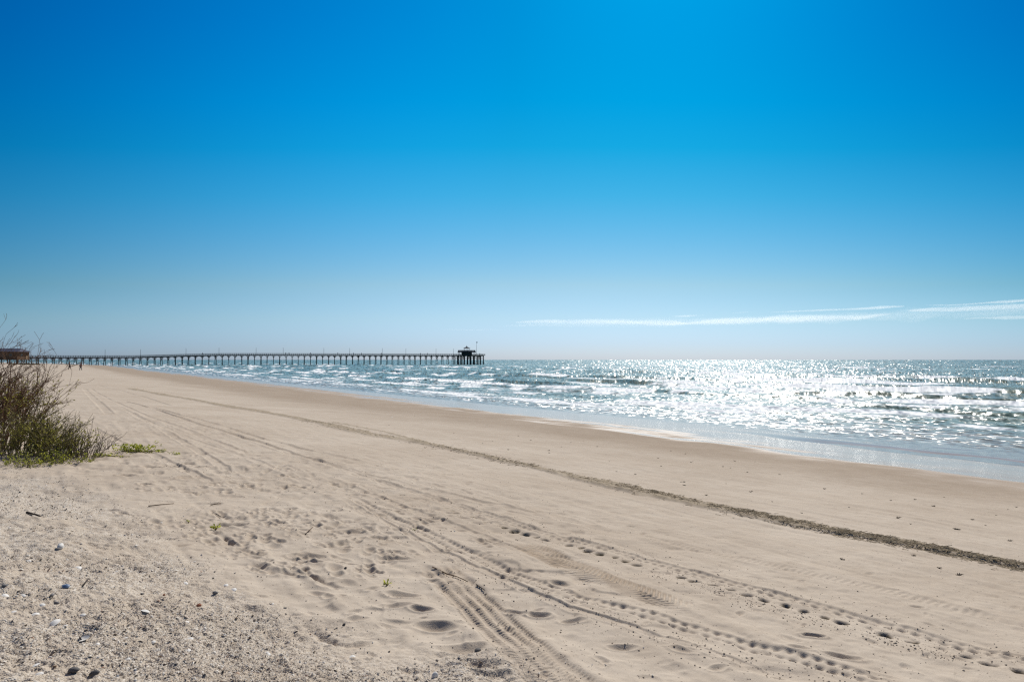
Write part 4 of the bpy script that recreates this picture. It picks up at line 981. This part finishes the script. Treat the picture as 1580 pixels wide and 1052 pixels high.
# dark weed and shell bits on the lower beach
WEED = simple('dark dry seaweed', (.05, .04, .03), .95, .3, 40., .1)
m = MB(); rw = random.Random(4)
for i in range(9):
    a = rw.uniform(0, 6.28); pts = [(rw.gauss(0, .01), rw.gauss(0, .01), .004)]
    for k in range(3): a += rw.gauss(0, .7); pts.append((pts[-1][0] + math.cos(a) * .022, pts[-1][1] + math.sin(a) * .022, max(.003, pts[-1][2] + rw.gauss(.003, .006))))
    m.tube(pts, [.006, .007, .005, .002], 4)
wm = m.mesh('seaweed', WEED)
spots = [(1055, 742), (1158, 757), (1237, 791), (1386, 802), (1478, 818), (1558, 835), (1035, 696), (1153, 729), (1203, 731), (1272, 752), (1310, 783), (1440, 778), (1555, 785), (1405, 810), (1090, 764), (1165, 712), (640, 642), (800, 672), (870, 700), (900, 680), (940, 712), (980, 730), (700, 668), (760, 680), (1330, 760), (1500, 800), (1020, 720), (1120, 745),
         (600, 655), (1300, 866), (1410, 860), (1450, 880), (1480, 889), (300, 597), (148, 594)]
for i, (u, v) in enumerate(spots + [(rw.uniform(700, 1570), rw.uniform(.18, .95)) for _ in range(30)]):
    if v < 1: v = 640 + (u - 700) * .13 + v * (40 + (u - 700) * .07)
    o = link('seaweed', wm, None, on(u, v, .001)); k = rw.uniform(.25, .6) * (1.15 if i < 6 else 1.0); o.scale = (k, k, k); o.rotation_euler = (0, 0, rw.uniform(0, 6.28))
    tag(o, 'bit of dark dried seaweed on the sand below the wrack line' if i < 29 or i >= 35 else 'bit of dark dried seaweed on the upper dry sand', 'seaweed', 'scraps of seaweed on the beach')
put_shell(SHW, 605, 643, .05, 'lone white shell on the damp sand of the middle distance')['group'] = 'shells on the lower beach'

# ------------------------------------------------------------------ thin clouds far out over the sea
def cloud(label, pts, thick, seed, tau_=.9):
    """pts: (u, v, half height px) along the streak; a closed lens shaped body 14 km out filled with thin vapour"""
    D = 14000.0 + (seed % 9) * 900.0; rd = np.random.default_rng(seed); U = np.array([p[0] for p in pts], float)
    n, k = max(40, int((U[-1] - U[0]) / 3)), 12
    uu = np.linspace(U[0], U[-1], n); vc = np.interp(uu, U, [p[1] for p in pts]); hh = np.interp(uu, U, [p[2] for p in pts])
    hh = hh * (.9 + .35 * vn(uu / 38., uu * 0, seed) + .10 * vn(uu / 13., uu * 0, seed + 1)); vc = vc + 1.0 * vn(uu / 55., uu * 0, seed + 2)
    hh = np.maximum(hh, .08) * np.minimum(1, np.minimum(np.arange(n), np.arange(n)[::-1]) / 4.0)
    vs = []; fs = []
    for side_ in (-1, 1):
        for i in range(n):
            for j in range(k + 1):
                f = 2 * j / k - 1; x_ = (uu[i] - CX) / F * D; z_ = CAMZ + (555 - (vc[i] + f * hh[i])) / F * D
                th_ = thick * (1 - f * f) ** 1.6 * min(1, hh[i] / 2.5) * (.7 + .3 * float(vn(np.array(uu[i] / 34.), np.array(f * 1.1 + uu[i] / 90. + seed), seed + 5))) if abs(f) < 1 else 0
                vs.append((x_, D + side_ * max(0, th_), z_))
    N = n * (k + 1)
    for i in range(n - 1):
        for j in range(k):
            a, b, c, d = i * (k + 1) + j, (i + 1) * (k + 1) + j, (i + 1) * (k + 1) + j + 1, i * (k + 1) + j + 1
            fs += [(d, c, b, a), (N + a, N + b, N + c, N + d)]
    for j in range(k): fs += [(j, j + 1, N + j + 1, N + j), ((n - 1) * (k + 1) + j, (n - 1) * (k + 1) + j + 1, N + (n - 1) * (k + 1) + j + 1, N + (n - 1) * (k + 1) + j)[::-1]]
    m, nt, b = mat('cloud vapour'); nt.nodes.remove(b)
    pv_ = nd(nt, 'ShaderNodeVolumePrincipled'); pv_.inputs['Color'].default_value = (1, 1, 1, 1); pv_.inputs['Density'].default_value = .5 * tau_ / (2 * thick); pv_.inputs['Anisotropy'].default_value = .5
    nt.links.new(pv_.outputs[0], nt.nodes['Material Output'].inputs['Volume'])
    o = MB().add(vs, fs).build('cloud', m); tag(o, label, 'cloud', 'thin clouds low over the sea')
cloud('broad faint cloud streak furthest left above the horizon', [(785, 498, .6), (830, 496, 3), (870, 495, 5.5), (960, 496, 6.5), (1010, 497, 5), (1060, 499, 2)], 300, 301, 1.0)
cloud('long cloud band rising to the right in the middle of the sky line', [(975, 502, .5), (1040, 499, 3), (1120, 495, 7), (1180, 493, 7), (1270, 491, 5.5), (1340, 488, 3.5), (1380, 484, 1)], 300, 302, 1.1)
cloud('thin bright streak above the long cloud band', [(1180, 482, .5), (1220, 480, 1.6), (1290, 477, 2.6), (1360, 474.5, 2.6), (1405, 472, .6)], 260, 303, 1.6)
cloud('very small streak above the left end of the long cloud band', [(1030, 487.5, .3), (1060, 487, 1.6), (1092, 486, .3)], 220, 304, 1.0)
cloud('tiny wisp just left of the thin bright streak', [(1127, 483, .3), (1148, 482.5, 1.0), (1164, 482, .3)], 200, 305, 1.0)
cloud('wide cloud streak running out of the right edge', [(1395, 480, .5), (1440, 478, 3.6), (1500, 476, 4.6), (1560, 474, 5), (1640, 470, 6), (1760, 466, 1)], 300, 306, 1.3)
cloud('lower cloud streak at the right edge', [(1480, 491, .4), (1520, 490, 2.4), (1580, 489, 3.4), (1660, 487, 3), (1720, 486, .5)], 280, 307, 1.0)
cloud('uppermost cloud streak at the right edge', [(1420, 471, .3), (1470, 470, 1.4), (1530, 467, 2.0), (1600, 463, 3), (1700, 458, .5)], 240, 308, 1.2)
cloud('faintest cloud wisp left of all the others above the pavilion', [(672, 508, .3), (698, 508, 1.2), (740, 508.5, 1.0), (800, 509, .3)], 200, 309, .45)

cloud('wide faint veil of cloud behind the brighter streaks', [(760, 503, .4), (900, 500, 6), (1100, 496, 9), (1300, 490, 10), (1500, 482, 11), (1700, 476, 8), (1800, 474, .5)], 500, 310, .42)
